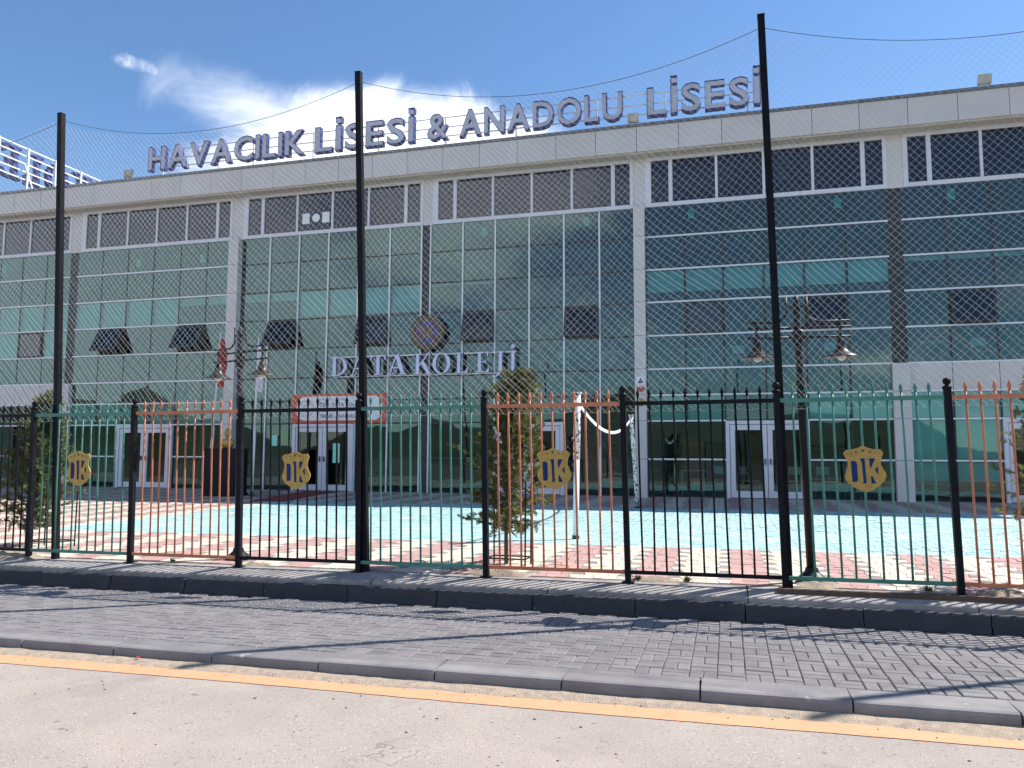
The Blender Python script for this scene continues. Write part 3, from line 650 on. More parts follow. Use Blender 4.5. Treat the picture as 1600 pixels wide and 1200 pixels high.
# round emblem
bx, bz = -9.02*kw, 3.835*kw; bw = root('emblem_badge', (bx, D-.2, bz-.58), 'round dark blue emblem with gold ring above the lilac letters', 'emblem')
cirf = lambda n, r, lob=0, la=0: [((r+la*math.cos(lob*2*math.pi*i/n))*math.cos(2*math.pi*i/n), (r+la*math.cos(lob*2*math.pi*i/n))*math.sin(2*math.pi*i/n)) for i in range(n)]
bf = lambda y: (lambda u_, v_, d_: (bx+u_, y+d_, bz+v_))
MB().prism(cirf(96, .555, 12, .022), bf(D-.26), 0, .12).build('backplate', mat('emblem_dark', (.03, .025, .04), .4), bw)
mb = MB()
for p in arc(0, 0, .505, .505, .47, .47, 0, 360, 48)+arc(0, 0, .385, .385, .36, .36, 0, 360, 48): mb.prism(p, bf(D-.275), 0, .014)
for i in range(28):
    a = 2*math.pi*i/28; mb.prism([(.425*math.cos(a)+.025*math.cos(b*math.pi/3), .425*math.sin(a)+.025*math.sin(b*math.pi/3)) for b in range(6)], bf(D-.275), 0, .014)
mb.build('gold_ring', M_DGOLD, bw)
MB().prism(cirf(48, .352), bf(D-.27), 0, .009).build('blue_disc', mat('emblem_blue', (.05, .04, .22), .4), bw)
mb = MB(); FN = lambda x, y, z: (x, y, z)
for p in ([(-.24, -.2), (-.17, -.2), (-.17, .2), (-.24, .2)], [(-.17, -.2), (-.10, -.2), (-.06, -.12), (-.06, .12), (-.10, .2), (-.17, .2), (-.17, .14), (-.12, .1), (-.12, -.1), (-.17, -.14)], [(.0, -.22), (.07, -.22), (.07, .22), (.0, .22)], [(.07, -.02), (.19, -.22), (.26, -.22), (.12, .04)], [(.07, .0), (.11, .03), (.24, .22), (.17, .22), (.07, .06)]): mb.prism(p, bf(D-.283), 0, .012)
mb.build('monogram', M_DGOLD, bw)
# door banner
def rrect(x0, x1, z0, z1, r, n=10):
    o = []
    for cx, cz, a0 in ((x1-r, z0+r, -90), (x1-r, z1-r, 0), (x0+r, z1-r, 90), (x0+r, z0+r, 180)):
        for i in range(n+1): a = math.radians(a0+90*i/n); o.append((cx+r*math.cos(a), cz+r*math.sin(a)))
    return o
bn = root('door_banner', (-11.96, D-.1, 1.01), 'orange red sign with white rounded panel above the main door', 'sign')
block('board', M_BANR, bn, -13.60, -10.31, D-.11, D-.052, 1.01, 1.93)
MB().prism(rrect(-13.43, -10.42, 1.09, 1.86, .30), lambda a, b, d: (a, D-.116+d, b), 0, .005).build('white_panel', M_BANW, bn)
def print_line(t, x0, x1, zb, cap, m, bold=.02):
    mb = MB(); word(t, x0, x1, zb, cap, D-.1195, .003, bold, None, None, joined=mb); mb.m = [0]*len(mb.m); mb.build('print', m, bn)
print_line('ANKARA - SİNCAN', -12.62, -11.72, 1.735, .065, M_TXTG, .0); print_line('ÖZEL DATA KOLEJİ', -12.62, -11.22, 1.535, .11, M_TXT)
print_line('MESLEKİ VE', -12.62, -11.42, 1.36, .075, M_TXTG, .01); print_line('TEKNİK ANADOLU LİSESİ', -12.62, -10.88, 1.17, .11, M_TXT)
mb = MB()
for p in arc(-13.08, 1.475, .275, .275, .262, .262, 0, 360, 32): mb.prism(p, lambda a, b, d: (a, D-.1195+d, b), 0, .003)
for i in range(16):
    a = 2*math.pi*i/16; cx, cz = -13.08+.215*math.cos(a), 1.475+.215*math.sin(a); mb.prism([(cx+.022*math.cos(b*2*math.pi/5+1.57), cz+.022*math.sin(b*2*math.pi/5+1.57)) for b in range(5)], lambda a_, b_, d: (a_, D-.1195+d, b_), 0, .003)
for p in arc(-13.08, 1.475, .12, .12, .10, .10, 40, 320, 16): mb.prism(p, lambda a, b, d: (a, D-.1195+d, b), 0, .003)
mb.build('seal', M_TXTR, bn)
# sign along the left roof edge, seen from behind
sx_, sy0 = -26.5, 22.25
ss = root('side_roof_sign', (sx_, 25, 9.6), 'blue serif letters on white rails seen from behind, far left roof', 'roof sign')
for z in (12.0, 11.69, 11.37, 11.05, 10.74): block('rail', M_STEELW, ss, sx_-.02, sx_+.02, sy0, 34, z-.025, z+.025)
for i in range(9): block('post', M_STEELW, ss, sx_+.022, sx_+.072, 22.45+1.3*i, 22.52+1.3*i, 9.15, 12.03)
for i in range(4): MB().tube([(sx_+.1, 23.6+2.6*i, 11.3), (sx_+.95, 23.6+2.6*i, 9.3)], .03, 6).build('brace', M_STEELW, ss)
y = 22.72
for ch in 'ELOK ATAD':
    if ch == ' ': y += .5; continue
    w = SER[ch][0]*1.28; y1 = y+w
    serif(ch, lambda u_, v_, d_, y1=y1: (sx_-.24+d_, y1-u_*1.28, 10.62+v_*1.3), .2, [M_BLUE, M_BLUE], ss); y = y1+.18
# floodlights on the roof edge
for fx, lb, ry in ((-20.2, 'small beige floodlight on roof left of the letter H', .35), (-2.48, 'small beige floodlight under the gap before the last roof word', 0), (6.66, 'small beige floodlight on roof at far right', -.05)):
    f = root('roof_floodlight', (fx, YF+.2, 9.615), lb, 'floodlight', 'roof floodlights')
    MB().prism([(-.16, .10), (.16, .10), (.17, .33), (-.15, .33)], lambda a, b, d: (fx+a+ry*(b-.1), YF+.05+d-.35*(b-.1), 9.615+b), 0, .10).build('housing', M_BEIGE, f)
    MB().prism([(-.13, .13), (.13, .13), (.14, .30), (-.12, .30)], lambda a, b, d: (fx+a+ry*(b-.1), YF+.04+d-.35*(b-.1), 9.615+b), 0, .009).build('lens', mat('lamp_lens', (.45, .46, .44), .2), f)
    MB().box(fx-.14, fx+.14, YF+.10, YF+.16, 9.612, 9.65).box(fx-.14, fx-.12, YF+.09, YF+.13, 9.65, 9.80).box(fx+.12, fx+.14, YF+.09, YF+.13, 9.65, 9.80).build('bracket', M_COP, f)
# signs on the right-hand column
cxs = -2.365
def plate(name, z0, z1, w, m, lb): return block(name, m, None, cxs-w/2, cxs+w/2, D-.262, D-.243, z0, z1, label=lb, cat='sign')
p_ = plate('warning_sign', 2.02, 2.26, .24, M_BANW, 'small white warning sign with triangle on the grey column')
p_.scale = (.24, .012, .24)
tr = MB().prism([(-.36, -.3), (.36, -.3), (0, .34)], lambda a, b, d: (a, d, b), -.62, -.51); tr2 = bpy.data.objects.new('triangle', tr.mesh('triangle', M_TXT)); tr2.parent = p_; C.objects.link(tr2)
plate('alarm_sounder', 1.83, 1.95, .2, M_REDP, 'red alarm box under the white warning sign')
mb = MB().prism([(cxs+.12*math.cos(2*math.pi*i/24), 1.52+.12*math.sin(2*math.pi*i/24)) for i in range(24)], lambda a, b, d: (a, D-.275+d, b), 0, .034); mb.build('round_plate', M_GOLD, None, (cxs, D-.25, 1.4), label='round gold plate on grey column below the red alarm', cat='sign')

# ================================================================== FENCE
FY = 7.95; FB = -1.252
PXS = [-9.90, -8.45, -6.93, -5.44, -3.93, -2.465, -.985, .50, 1.99, 3.47, 4.95, 6.43]
fs = sheared(FB)
plab = ['off', 'black square fence post beside the left conifer', 'black fence post between leftmost green and orange panels', 'black fence post in front of the left street lamp', 'black fence post joined to the middle net pole',
        'black fence post in front of the middle conifer', 'black fence post left of the volleyball post with sagging tape', 'black fence post joined to the tallest looking right net pole', 'black fence post at right between green and orange panels', 'black fence post first beyond the right orange panel', 'black fence post second beyond the right orange panel', 'black fence post third beyond the right orange panel']
for i, x in enumerate(PXS):
    r = root('fence_post', (x, FY, FB+gz(x)), plab[i] if i else 'black fence post at the far left edge', 'fence post', 'square black fence posts')
    w = .0285
    mb = MB().box(x-w, x+w, FY-w, FY+w, FB-.02, .62, 0, fs); mb.build('shaft', M_BLACK, r)
    p = fs(x, FY, .62); MB().lathe(p, [(.040, -.01), (.042, .012), (.02, .022), (.018, .03), (.032, .045), (.037, .062), (.032, .082), (.014, .096)], 14).build('ball_cap', M_BLACK, r, smooth=True)
    MB().box(x-.06, x+.06, FY-.06, FY+.06, FB-.02, FB+.008, 0, fs).build('base_plate', M_BLACK, r)
def bar_geo(x):
    bw_ = random.gauss(0, .004); return MB().tube([fs(x, FY, -1.14), fs(x+bw_, FY+random.gauss(0, .004), -.3), fs(x+bw_*.6, FY, .2), fs(x, FY, .60)], .0105, 8)
def finial_geo(x):
    q = lambda z: fs(x, FY, z); m = MB()
    m.tube([q(.585), q(.60), q(.612), q(.628), q(.648), q(.672), q(.682)], [.010, .015, .012, .0195, .014, .006, .002], 8); return m
pcol = [M_BLACK, M_GREEN, M_ORANGE]; cn = ['black', 'green', 'orange']
plb = {0: 'black barred fence panel at the far left edge', 1: 'leftmost green barred fence panel carrying a gold shield', 2: 'leftmost orange barred fence panel in front of navy pedestal', 3: 'left black fence panel with gold shield before the main door',
       4: 'plain green barred fence panel in the middle without shield', 5: 'middle orange barred fence panel with gold shield', 6: 'plain black barred fence panel right of the middle', 7: 'right green barred fence panel with gold shield', 8: 'orange barred fence panel at the right edge', 9: 'black barred fence panel beyond the right orange panel', 10: 'green barred fence panel beyond the right orange panel'}
for i in range(11):
    m = pcol[i % 3]; a, b = PXS[i]+.031, PXS[i+1]-.031
    r = root('barred_fence', ((a+b)/2, FY, FB+gz(a)), plb[i], 'fence', '%s fence panels' % cn[i % 3])
    MB().box(a, b, FY-.016, FY+.016, .515, .555, 0, fs).build('rail', m, r); MB().box(a, b, FY-.016, FY+.016, -1.165, -1.13, 0, fs).build('rail', m, r)
    n = 11
    for k in range(n):
        x = a+(b-a)*(k+1)/(n+1)+random.uniform(-.004, .004)
        o = bar_geo(x).build('bar', m, r, smooth=True); finial_geo(x).build('finial', m, o, smooth=True)
# shields
SHP = [(715, 185), (600, 240), (510, 262), (410, 268), (360, 335), (395, 400), (432, 480), (435, 580), (400, 670), (375, 750), (392, 820), (450, 900), (550, 970), (660, 1020), (770, 1048), (880, 1010), (1000, 930), (1090, 850), (1130, 760), (1128, 700), (1080, 620), (1040, 540), (1042, 450), (1090, 320), (1040, 250), (900, 252), (800, 222)]
SHP = [((a-745)/760*.36, -(b-617)/863*.43) for a, b in SHP]
sp = lambda pts: [((a-745)/760*.36, -(b-617)/863*.43) for a, b in pts]
DKP = [[(495, 475), (570, 475), (603, 520), (612, 820), (590, 865), (512, 865)], [(665, 425), (745, 425), (765, 880), (765, 890), (700, 890), (715, 865), (695, 520)], [(830, 425), (935, 425), (850, 605), (840, 605)], [(980, 570), (985, 730), (930, 640)], [(870, 740), (945, 890), (858, 890), (850, 770)]]
for cx, cz, lb in ((-7.73, -.182, 'gold shield plaque with blue letters on the leftmost green panel'), (-4.72, -.175, 'gold shield plaque with blue letters on the black panel'), (-1.735, -.134, 'gold shield plaque with blue letters on the orange panel'), (1.225, -.11, 'gold shield plaque with blue letters on the right green panel')):
    r = root('shield_plaque', (cx, FY-.02, cz-.215), lb, 'shield plaque', 'gold shield plaques on the fence'); yf = FY-.030
    f = lambda o: (lambda a, b, d: (cx+a, yf-o+d, cz+b))
    MB().prism(SHP[::1][::-1] if False else SHP, f(0), 0, .012).build('plate', M_GOLD, r)
    for p in DKP:
        q = sp(p); ar = sum(q[i][0]*q[(i+1) % len(q)][1]-q[(i+1) % len(q)][0]*q[i][1] for i in range(len(q)))
        MB().prism(q if ar > 0 else q[::-1], f(.004), 0, .0035).build('letter_piece', M_DKBLUE, r)
    for px, py, s_ in ((430, 352, 12), (498, 332, 17), (592, 308, 27), (716, 282, 38), (846, 302, 27), (944, 322, 17), (1010, 336, 12)):
        c = sp([(px, py)])[0]; k = s_/760*.36
        MB().prism([(c[0]+(k if j % 2 == 0 else k*.42)*math.cos(math.pi/2+j*math.pi/5), c[1]+(k if j % 2 == 0 else k*.42)*math.sin(math.pi/2+j*math.pi/5)) for j in range(10)], f(.003), 0, .0026).build('star', M_TXT, r)
# net poles, cable, netting
POLES = [(-12.55, -12.85, 4.45), (-8.085, -8.394, 4.465), (-3.87, -4.092, 4.467), (.535, .414, 4.483), (4.95, 4.90, 4.50)]
pl_ = ['slender black net pole left of the picture', 'black steel net pole at the left, in front of green panel', 'black steel net pole in the middle, beside the red sign', 'black steel net pole at the right, touching the last roof letter', 'slender black net pole right of the picture']
NY = 8.0
def polex(i, z): x0, x1, zt = POLES[i]; t = (z+1.28)/(zt+1.28); return x0+(x1-x0)*t
for i in range(1, 4):
    x0, x1, zt = POLES[i]; b = -1.26+gz(x0); r = root('net_pole', (x0, NY, b), pl_[i], 'pole', 'tall net poles')
    mb = MB(); w = .034
    vs = [(x0-w, NY-w, b), (x0+w, NY-w, b), (x0+w, NY+w, b), (x0-w, NY+w, b), (x1-w, NY-w, zt), (x1+w, NY-w, zt), (x1+w, NY+w, zt), (x1-w, NY+w, zt)]
    mb.add(vs, [(0, 3, 2, 1), (4, 5, 6, 7), (0, 1, 5, 4), (1, 2, 6, 5), (2, 3, 7, 6), (3, 0, 4, 7)]); mb.build('shaft', M_POLE, r)
    MB().box(x1-w-.003, x1+w+.003, NY-w-.003, NY+w+.003, zt-.004, zt+.006).build('cap', M_POLE, r)
    MB().box(x0-.07, x0+.07, NY-.06, NY+.07, b-.01, b+.007).build('base_plate', M_POLE, r)
for i in (0, 4):
    x0, x1, zt = POLES[i]; b = -1.26+gz(x0); r = root('net_pole', (x0, NY, b), pl_[i], 'pole', 'tall net poles'); MB().tube([(x0, NY, b), (x1, NY, zt)], .045, 4).build('shaft', M_POLE, r)
SAG = [.33, .37, .42, .40]; ZA = [4.37, 4.39, 4.38, 4.38, 4.40]; XA = [POLES[i][1]+.0 for i in range(5)]
def topz(x):
    for i in range(4):
        if x <= XA[i+1] or i == 3:
            t = max(0, min(1, (x-XA[i])/(XA[i+1]-XA[i]))); return ZA[i]+(ZA[i+1]-ZA[i])*t-SAG[i]*4*t*(1-t)
nr = root('safety_net', (-3.9, NY, .4), 'pale diamond mesh safety net hung between the black poles', 'net')
for i in range(4):
    pts = [(XA[i]+(XA[i+1]-XA[i])*k/40, NY+.04, topz(XA[i]+(XA[i+1]-XA[i])*k/40)) for k in range(41)]
    MB().tube(pts, .0032, 5).build('top_cable', M_CABLE, nr)
def netp(s_, t):
    """s along the fence, t 0 (rail) .. 1 (cable)"""
    zb = .46+gz(s_)+.012*math.sin(s_*40); zt = topz(s_); z = zb+(zt-zb)*t; e = math.sin(math.pi*min(1, max(0, t)))
    lo = max(0, 1-t*3.2)
    dx = .07*noise.noise((s_*.8, t*2.2, 3))*e+.055*lo*noise.noise((s_*2.4, t*7, 9))*(1 if t > .01 else .3); dz = .065*noise.noise((s_*.9, t*2.5, 11))*e+.05*lo*noise.noise((s_*2.1, t*7, 21))*(1 if t > .01 else 0)
    lean = -.035*(z+1.25)
    return (s_+dx+lean, NY+.04+.05*noise.noise((s_*.7, t*2, 5))*e, z+dz)
nm = MB(); H0 = 3.75; dsp = .073; s0, s1 = -12.6, 5.0; NS = 22
for sg in (1, -1):
    k = -H0 if sg > 0 else 0
    x = s0-(H0 if sg > 0 else 0)
    while x < s1+(H0 if sg < 0 else 0):
        pts = []
        for q in range(NS+1):
            t = q/NS; s_ = x+sg*t*H0*.92
            if s0 <= s_ <= s1: pts.append(netp(s_, t))
        if len(pts) > 1: nm.tube(pts, 0.0012, 3, caps=False)
        x += dsp
nm.build('netting', M_NET, nr, kind='stuff')
hem = MB(); hem.tube([(netp(s0+(s1-s0)*i/300, 0.0)) for i in range(301)], .003, 4, caps=False); hem.build('hem_rope', M_NET, nr)

# ================================================================== STREET LAMPS
def lamp(x, y, zb, rot, lb, lean):
    r = root('street_lamp', (x, y, zb), lb, 'street lamp', 'twin bell street lamps'); Hh = 2.88
    def q(u_, v_, w_):
        c, s_ = math.cos(rot), math.sin(rot); return (x+u_*c-v_*s_+lean*w_, y+u_*s_+v_*c, zb+w_)
    MB().lathe(q(0, 0, 0), [(.15, 0), (.15, .02), (.12, .035), (.13, .05), (.105, .07), (.07, .10), (.058, .14)], 18).build('base_flange', M_IRON, r, smooth=False)
    MB().tube([q(0, 0, .05), q(0, 0, 2.0), q(0, 0, 2.02), q(0, 0, 2.80), q(0, 0, 2.84), q(0, 0, 2.88)], [.046, .042, .036, .034, .022, .006], 12).build('column', M_IRON, r, smooth=True)
    MB().lathe(q(0, 0, 2.40), [(.04, -.05), (.055, -.03), (.055, .10), (.04, .12)], 12).build('collar', M_IRON, r)
    for sg in (-1, 1):
        a = MB()
        for w_ in (2.44, 2.54): a.tube([q(sg*.02, 0, w_), q(sg*.50, 0, w_)], .013, 8)
        a.build('cross_arm', M_IRON, r, smooth=True)
        pts = [q(sg*.10, 0, 2.86), q(sg*.10, 0, 2.72)]+[q(sg*(.10+.12*(1-math.cos(k*math.pi/12))), 0, 2.72-.12*math.sin(k*math.pi/12)) for k in range(1, 7)]+[q(sg*.50, 0, 2.60)]
        MB().tube(pts, .012, 8).build('scroll_arm', M_IRON, r, smooth=True)
        MB().tube([q(sg*.02, 0, 2.76), q(sg*.11, 0, 2.76)], .011, 8).build('stay', M_IRON, r)
        hx = .405; MB().tube([q(sg*hx, 0, 2.61), q(sg*hx, 0, 2.40)], .014, 8).build('hanger', M_IRON, r)
        be = MB().lathe(q(sg*hx, 0, 2.40), [(.02, .02), (.035, .0), (.04, -.03), (.05, -.06), (.055, -.09), (.085, -.12), (.13, -.145), (.165, -.165), (.168, -.175), (.12, -.150), (.07, -.12), (.03, -.10)], 22).build('bell_shade', M_BELL, r, smooth=True)
        MB().lathe(q(sg*hx, 0, 2.26), [(.02, .02), (.04, -.01), (.045, -.03), (.03, -.055), (.006, -.065)], 12).build('bulb', M_BULB, be, smooth=True)
lamp(.775, 8.36, -1.238+gz(.77), .06, 'black twin bell street lamp behind the right green panel', -.026)
lamp(-5.77, 8.42, -1.275, -.28, 'black twin bell street lamp hidden behind fence post at left', -.03)

# ================================================================== YARD OBJECTS
# volleyball posts and net
VP = [(-2.20, 11.56), (-2.02, 18.1)]
for i, (x, y) in enumerate(VP):
    zb = yz(x, y); r = root('volleyball_post', (x, y, zb), ['peeling white volleyball post nearer the fence', 'peeling white volleyball post farther off by the glass'][i], 'post', 'volleyball posts')
    tx = x+(.03 if i == 0 else -.12); H = .93-zb
    MB().tube([(x, y, zb+.03), (x+(tx-x)*.5, y, zb+H*.55)], .043, 14).build('lower_tube', M_STEELW if i == 0 else M_PEEL, r, smooth=True)
    MB().tube([(x+(tx-x)*.5, y, zb+H*.55), (tx, y, zb+H)], .052, 14).build('upper_tube', M_PEEL, r, smooth=True)
    MB().tube([(x, y, zb), (x, y, zb+.05)], .055, 14).build('socket', M_DARK, r)
    MB().box(tx-.06, tx+.06, y-.06, y+.06, zb+H-.001, zb+H+.02).build('top_cap', M_PEEL, r)
vn = root('volleyball_net', (-2.1, 14.8, .2), 'grey volleyball net with sagging white top tape', 'net')
def vt(t): return (-2.15+.0*t-.02*t, 11.62+6.42*t, .80+.02*t-1.35*t*(1-t))
tp = MB(); K = 30
for i in range(K):
    a, b = vt(i/K), vt((i+1)/K); tp.box(0, 1, 0, 1, 0, 1, 0, lambda u_, v_, w_, a=a, b=b: (a[0]+(b[0]-a[0])*v_+(u_-.5)*.01, a[1]+(b[1]-a[1])*v_, a[2]+(b[2]-a[2])*v_-.055*w_))
tp.build('top_tape', M_BANW, vn)
ng = MB()
for i in range(66):
    a = vt(i/65); ng.tube([a, (a[0], a[1], a[2]-.55-.25*math.sin(i*.2))], .0025, 3, caps=False)
for j in range(1, 8): ng.tube([(vt(k/40)[0], vt(k/40)[1], vt(k/40)[2]-(.55+.25*math.sin(65*k/40*.2))*j/7) for k in range(41)], .0025, 3, caps=False)
ng.build('mesh_cords', M_IRON, vn, kind='stuff')
mb = MB()
for i in range(26):
    h_ = i/26; mb.tube([(-2.26+.05*math.sin(i*2.1)-.06*math.sin(3.1*h_), 11.60+.06*math.cos(i*1.7), .36-.55*h_), (-2.30+.06*math.sin(i*2.9+1), 11.58+.05*math.sin(i), .30-.58*h_), (-2.22+.05*math.cos(i*1.9), 11.62, .24-.56*h_)], [.012, .022, .010], 5)
mb.build('gathered_cords', M_IRON, vn)
# pedestal and bust
px, py = -14.05, 19.75; pz = yz(px, py)
r = root('pedestal', (px, py, pz), 'dark navy stone pedestal between the two flags', 'pedestal')
MB().box(px-.50, px+.50, py-.32, py+.32, pz-.02, .13).build('block', M_PED, r); MB().box(px-.53, px+.53, py-.35, py+.35, pz-.02, pz+.08).build('plinth', M_PED, r); MB().box(px-.515, px+.515, py-.335, py+.335, .13, .17).build('top_slab', M_PED, r)
r = root('bust', (px+.03, py, .17), 'small gold bust on the navy pedestal', 'statue')
def blob(c, rx, ry, rz, n=14, m=10): 
    b = MB(); b.lathe((0, 0, 0), [(max(.001, math.sin(math.pi*k/m)), -math.cos(math.pi*k/m)) for k in range(m+1)], n); b.v = [(c[0]+v[0]*rx, c[1]+v[1]*ry, c[2]+v[2]*rz) for v in b.v]; return b
bx2 = px+.03
mb = MB(); mb.lathe((0, 0, 0), [(.13, 0), (.17, .06), (.205, .16), (.20, .22), (.14, .265), (.075, .285), (.062, .33)], 18); mb.v = [(bx2+v[0]*1.05, py+v[1]*.62, .17+v[2]) for v in mb.v]; mb.build('torso', M_GOLD, r, smooth=True)
hd = blob((bx2, py-.02, .61), .085, .10, .125).build('head', M_GOLD, r, smooth=True)
MB().prism([(-.018, -.03), (.018, -.03), (.01, .03), (-.01, .03)], lambda a, b, d: (bx2+a, py-.135+d+.3*(.03-b)*.2, .61+b), 0, .03).build('nose', M_GOLD, hd)
blob((bx2, py-.005, .655), .09, .105, .092).build('hair', M_GOLD, hd, smooth=True)
for sg in (-1, 1): blob((bx2+sg*.086, py, .605), .014, .022, .03, 8, 6).build('ear', M_GOLD, hd, smooth=True)
# flags
def flag(x0, x1, y, zt, m, lb, zf, wid, drop, twist):
    zb = yz(x0, y); r = root('flagpole', (x0, y, zb), lb, 'flag', 'flags beside the pedestal'); k = (x1-x0)/(zt-zb)
    MB().tube([(x0, y, zb), (x0+k*(.8-zb), y, .8)], .045, 12).build('lower_pole', M_STEELW, r, smooth=True)
    MB().tube([(x0+k*(.8-zb), y, .78), (x1, y, zt)], [.032, .022], 12).build('upper_pole', M_STEELW, r, smooth=True)
    MB().lathe((x1, y, zt), [(.012, 0), (.03, .03), (.02, .06), (.003, .14)], 10).build('spear_tip', M_GOLD, r)
    MB().lathe((x0, y, zb), [(.12, 0), (.11, .03), (.055, .05), (.05, .12)], 14).build('foot', M_RUST, r)
    mb = MB(); nu, nv = 10, 16
    for j in range(nv+1):
        for i in range(nu+1):
            u_, v_ = i/nu, j/nv; z = zf-drop*v_-.25*u_*(1-.3*v_)-.05*math.sin(u_*9+v_*3); xx = x1+k*(z-zt)
            wdt = wid*(.35+.65*math.sin(math.pi*min(1, v_*.75+.12)))
            mb.v.append((xx+.02+wdt*u_+.03*math.sin(u_*14+v_*5)*(1-v_*.4), y+.06*math.sin(u_*16+v_*4)-.02, z))
    for j in range(nv):
        for i in range(nu): a = j*(nu+1)+i; mb.f.append((a, a+1, a+nu+2, a+nu+1)); mb.m.append(0)
    mb.build('cloth', m, r, smooth=True)
flag(-14.66, -14.42, 19.80, 3.62, M_FLAGR, 'limp red flag on a leaning white pole left of the pedestal', 3.45, .30, 1.35, 0)
flag(-13.20, -13.14, 19.80, 3.40, M_FLAGW, 'limp white flag on a white pole right of the pedestal', 3.2, .24, 1.25, 0)
# carpet in front of the main door
mb = MB(); cs = [(-12.0, 18.0), (-11.0, 18.0), (-11.95, 22.42), (-12.95, 22.42)]; K = 16
for i in range(K):
    t0, t1 = i/K, (i+1)/K
    P = lambda t, e: (cs[0][0]+(cs[3][0]-cs[0][0])*t if e == 0 else cs[1][0]+(cs[2][0]-cs[1][0])*t, 18.0+4.42*t)
    for z in (0,): 
        q = [P(t0, 0), P(t0, 1), P(t1, 1), P(t1, 0)]; mb.add([(a, b, yz(a, b)+.016+.004*math.sin(b*7)) for a, b in q], [(0, 1, 2, 3)])
    mb.add([(*P(t0, 0), yz(*P(t0, 0))), (*P(t1, 0), yz(*P(t1, 0))), (*P(t1, 0), yz(*P(t1, 0))+.0165), (*P(t0, 0), yz(*P(t0, 0))+.0165)], [(0, 1, 2, 3)])
mb.build('carpet', M_CARPET, None, (-12, 20, yz(-12, 20)), label='dark red carpet runner leading to the main door', cat='carpet')

# ================================================================== CONIFERS
def conifer(x, y, H, R, seed, lb, nb=95, low=.10, lean=(0, 0), dens=1.0, wisps=6):
    rnd = random.Random(seed); zb = yz(x, y)+.01; r = root('young_conifer', (x, y, zb), lb, 'tree', 'young conifers inside the fence')
    ax = lambda t: Vector((x+lean[0]*t+.03*math.sin(t*5+seed), y+lean[1]*t+.03*math.cos(t*4), zb+H*t))
    MB().tube([ax(k/10) for k in range(10)], [.026-.0022*k for k in range(10)], 7).build('trunk', M_BARK, r, smooth=True)
    tw = MB(); lf = MB()
    def spray(p, d, s_):
        """flat feathery spray of narrow leaflets"""
        d = d.normalized(); a = d.cross(Vector((rnd.gauss(0, 1), rnd.gauss(0, 1), rnd.gauss(0, 1)))).normalized()
        n = 7
        for k in range(n):
            t = k/n; c = p+d*s_*t
            for sg in (-1, 1):
                e = (d*.75+a*sg*(.8-.45*t)+Vector((0, 0, .12))).normalized(); l_ = s_*.55*(1-.55*t)*rnd.uniform(.7, 1.2); w = e.cross(a.cross(d)).normalized()*s_*.05
                tip = c+e*l_; lf.v += [tuple(c-w), tuple(c+w), tuple(tip+w*.5), tuple(tip-w*.5)]; b = len(lf.v); lf.f.append((b-4, b-3, b-2, b-1)); lf.m.append(0)
    for i in range(nb):
        t = low+(1-low)*((i+rnd.random())/nb)**.9; az = i*2.399+rnd.uniform(-.4, .4)
        tt = (t-low)/(1-low); prof = (.55+1.6*tt if tt < .28 else 1.0-.80*((tt-.28)/.72)**1.15)
        ln = R*prof*rnd.uniform(.55, 1.18)+.08
        if rnd.random() < .16: ln *= 1.25
        p = ax(t); d = Vector((math.cos(az), math.sin(az), rnd.uniform(.05, .6)+.5*t)); d.normalize()
        K = 6; pts = [p+d*ln*k/K+Vector((0, 0, -.10*ln*(k/K)**2*(2 if t < .4 else .5)))+Vector((rnd.gauss(0, .01), rnd.gauss(0, .01), rnd.gauss(0, .01)))*k*.5 for k in range(K+1)]
        tw.tube(pts, [.006*(1-k/(K+1.5)) for k in range(K+1)], 4, caps=False)
        for k in range(1, K+1):
            dd = (pts[k]-pts[k-1]).normalized()
            for _ in range(max(1, int((4.5 if k > 2 else 3)*dens+rnd.random()*.8))):
                sd = (dd*rnd.uniform(.5, 1.1)+Vector((rnd.gauss(0, .55), rnd.gauss(0, .55), rnd.gauss(.1, .45)))).normalized(); spray(pts[k-1].lerp(pts[k], rnd.random()), sd, rnd.uniform(.045, .095)*(1 if t < .85 else 1.2))
    tr_ = bpy.data.objects.new('tmp', None); bpy.data.objects.remove(tr_)
    tw.build('branches', M_BARK, r); lf.build('crown', M_LEAF, r)
conifer(-2.50, 8.80, 2.12, .56, 3, 'young green conifer behind the middle orange panel', 150, .15, (.12, 0))
conifer(-9.55, 8.95, 1.95, .54, 11, 'young green conifer behind the fence at far left', 150, .10, (.25, 0))
conifer(3.02, 8.75, 1.95, .42, 23, 'conifer wisps entering at the right edge behind orange panel', 70, .15, (-.05, 0), .6)
# small black guards round the tree feet
def guard(x, y, w, h, lb):
    zb = yz(x, y); r = root('tree_guard', (x, y, zb), lb, 'tree guard', 'black tree guards'); cs = [(-w, -w*.6), (w, -w*.6), (w, w*.6), (-w, w*.6)]
    for a, b in cs: MB().tube([(x+a, y+b, zb-.02), (x+a*1.02, y+b, zb+h)], .010, 6).build('post', M_IRON, r)
    for i in range(4):
        a, b = cs[i], cs[(i+1) % 4]; MB().tube([(x+a[0], y+a[1], zb+.09), (x+b[0], y+b[1], zb+.09)], .009, 6).build('rail', M_IRON, r)
guard(-2.43, 8.72, .22, .95, 'thin black guard round the middle conifer foot'); guard(-9.05, 8.85, .26, .75, 'thin black guard round the far left conifer foot')
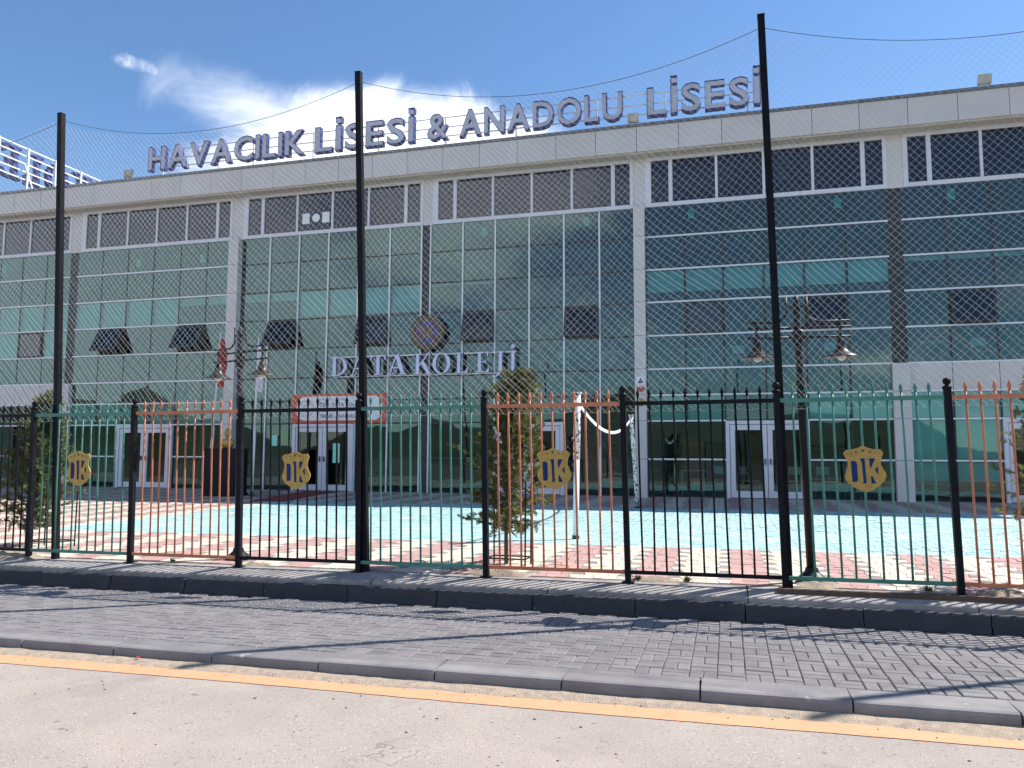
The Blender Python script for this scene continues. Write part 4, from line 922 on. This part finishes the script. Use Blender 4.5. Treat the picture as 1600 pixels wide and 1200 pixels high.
# soil heaps, weeds, bar of steel, litter
def heap(x, y, rx, ry, h, lb):
    mb = MB(); n, m = 26, 7; zb = -1.262+gz(x)
    for j in range(m+1):
        for i in range(n):
            a = 2*math.pi*i/n; t = j/m; rr = t*(1+.25*noise.noise((math.cos(a)*1.5+x, math.sin(a)*1.5, 0)))
            X, Y = x+rx*rr*math.cos(a), y+ry*rr*math.sin(a); mb.v.append((X, Y, zb+h*(1-t*t)**1.3*(1+.5*noise.noise((X*9, Y*9, 0)))+.012*noise.noise((X*30, Y*30, 2))+(.0 if t < 1 else -.02)))
    for j in range(m):
        for i in range(n): i2 = (i+1) % n; mb.f.append((j*n+i, (j+1)*n+i, (j+1)*n+i2, j*n+i2)); mb.m.append(0)
    mb.build('soil_heap', M_SOIL, None, (x, y, zb), True, label=lb, cat='soil heap', group='soil heaps under the fence')
heap(-8.75, 8.02, .55, .2, .09, 'low heap of dry soil under the fence at far left'); heap(-2.35, 8.12, .42, .18, .085, 'low heap of dry soil at the middle conifer post')
heap(-.75, 8.14, .40, .13, .05, 'low heap of dry soil left of the plain black panel'); heap(.82, 8.2, .34, .2, .05, 'low heap of dry soil round the right lamp base'); heap(2.35, 8.14, .4, .14, .05, 'low heap of dry soil under the right orange panel'); heap(-5.3, 8.12, .3, .1, .04, 'low heap of dry soil under the left lamp post')
def weed(x, y, s_, lb, col=None):
    mb = MB(); zb = -1.235+gz(x)
    for i in range(38):
        a = random.uniform(0, 6.28); l_ = s_*random.uniform(.5, 1); e = random.uniform(.3, 1.2); p = Vector((x+random.gauss(0, s_*.15), y+random.gauss(0, s_*.1), zb)); d = Vector((math.cos(a)*math.cos(e), math.sin(a)*math.cos(e), math.sin(e))); w = d.cross(Vector((0, 0, 1))).normalized()*.005
        mb.add([p-w, p+w, p+d*l_*.6+w*1.3+Vector((0, 0, .0)), p+d*l_, p+d*l_*.6-w*1.3], [(0, 1, 2, 3, 4)])
    mb.build('weed_tuft', col or M_WEED, None, (x, y, zb), label=lb, cat='weed', group='weeds at the fence foot')
weed(-.42, 8.02, .09, 'small green weed tuft under the plain black panel'); weed(-.9, 8.1, .07, 'dry weed tuft at the post left of the black panel'); weed(1.75, 8.05, .08, 'dry weed tuft by the right fence post'); weed(-5.5, 8.05, .07, 'dry weed tuft at the post by the left lamp'); weed(-6.4, 8.04, .06, 'dry weed under the left orange panel'); weed(2.6, 8.05, .1, 'dry weed at the foot of the right orange panel')
mb = MB(); mb.box(.42, 4.2, 7.80, 7.86, -1.275, -1.228, 0, lambda a, b, c: (a, b, c+gz(a))); mb.build('steel_bar', M_RUST, None, (2, 7.83, -1.25), label='dark rusty steel bar lying on the footing at right', cat='steel bar')
for x, y, lb in ((-4.5, 5.30, 'tiny red scrap of litter at the kerb foot'),): block('litter_scrap', M_REDP, None, x-.012, x+.012, y-.01, y+.01, ROAD(x)+.03, ROAD(x)+.036, (0.1, .2, .4), label=lb, cat='litter')
# tidy helper properties
for o in bpy.data.objects:
    if '_org' in o: del o['_org']
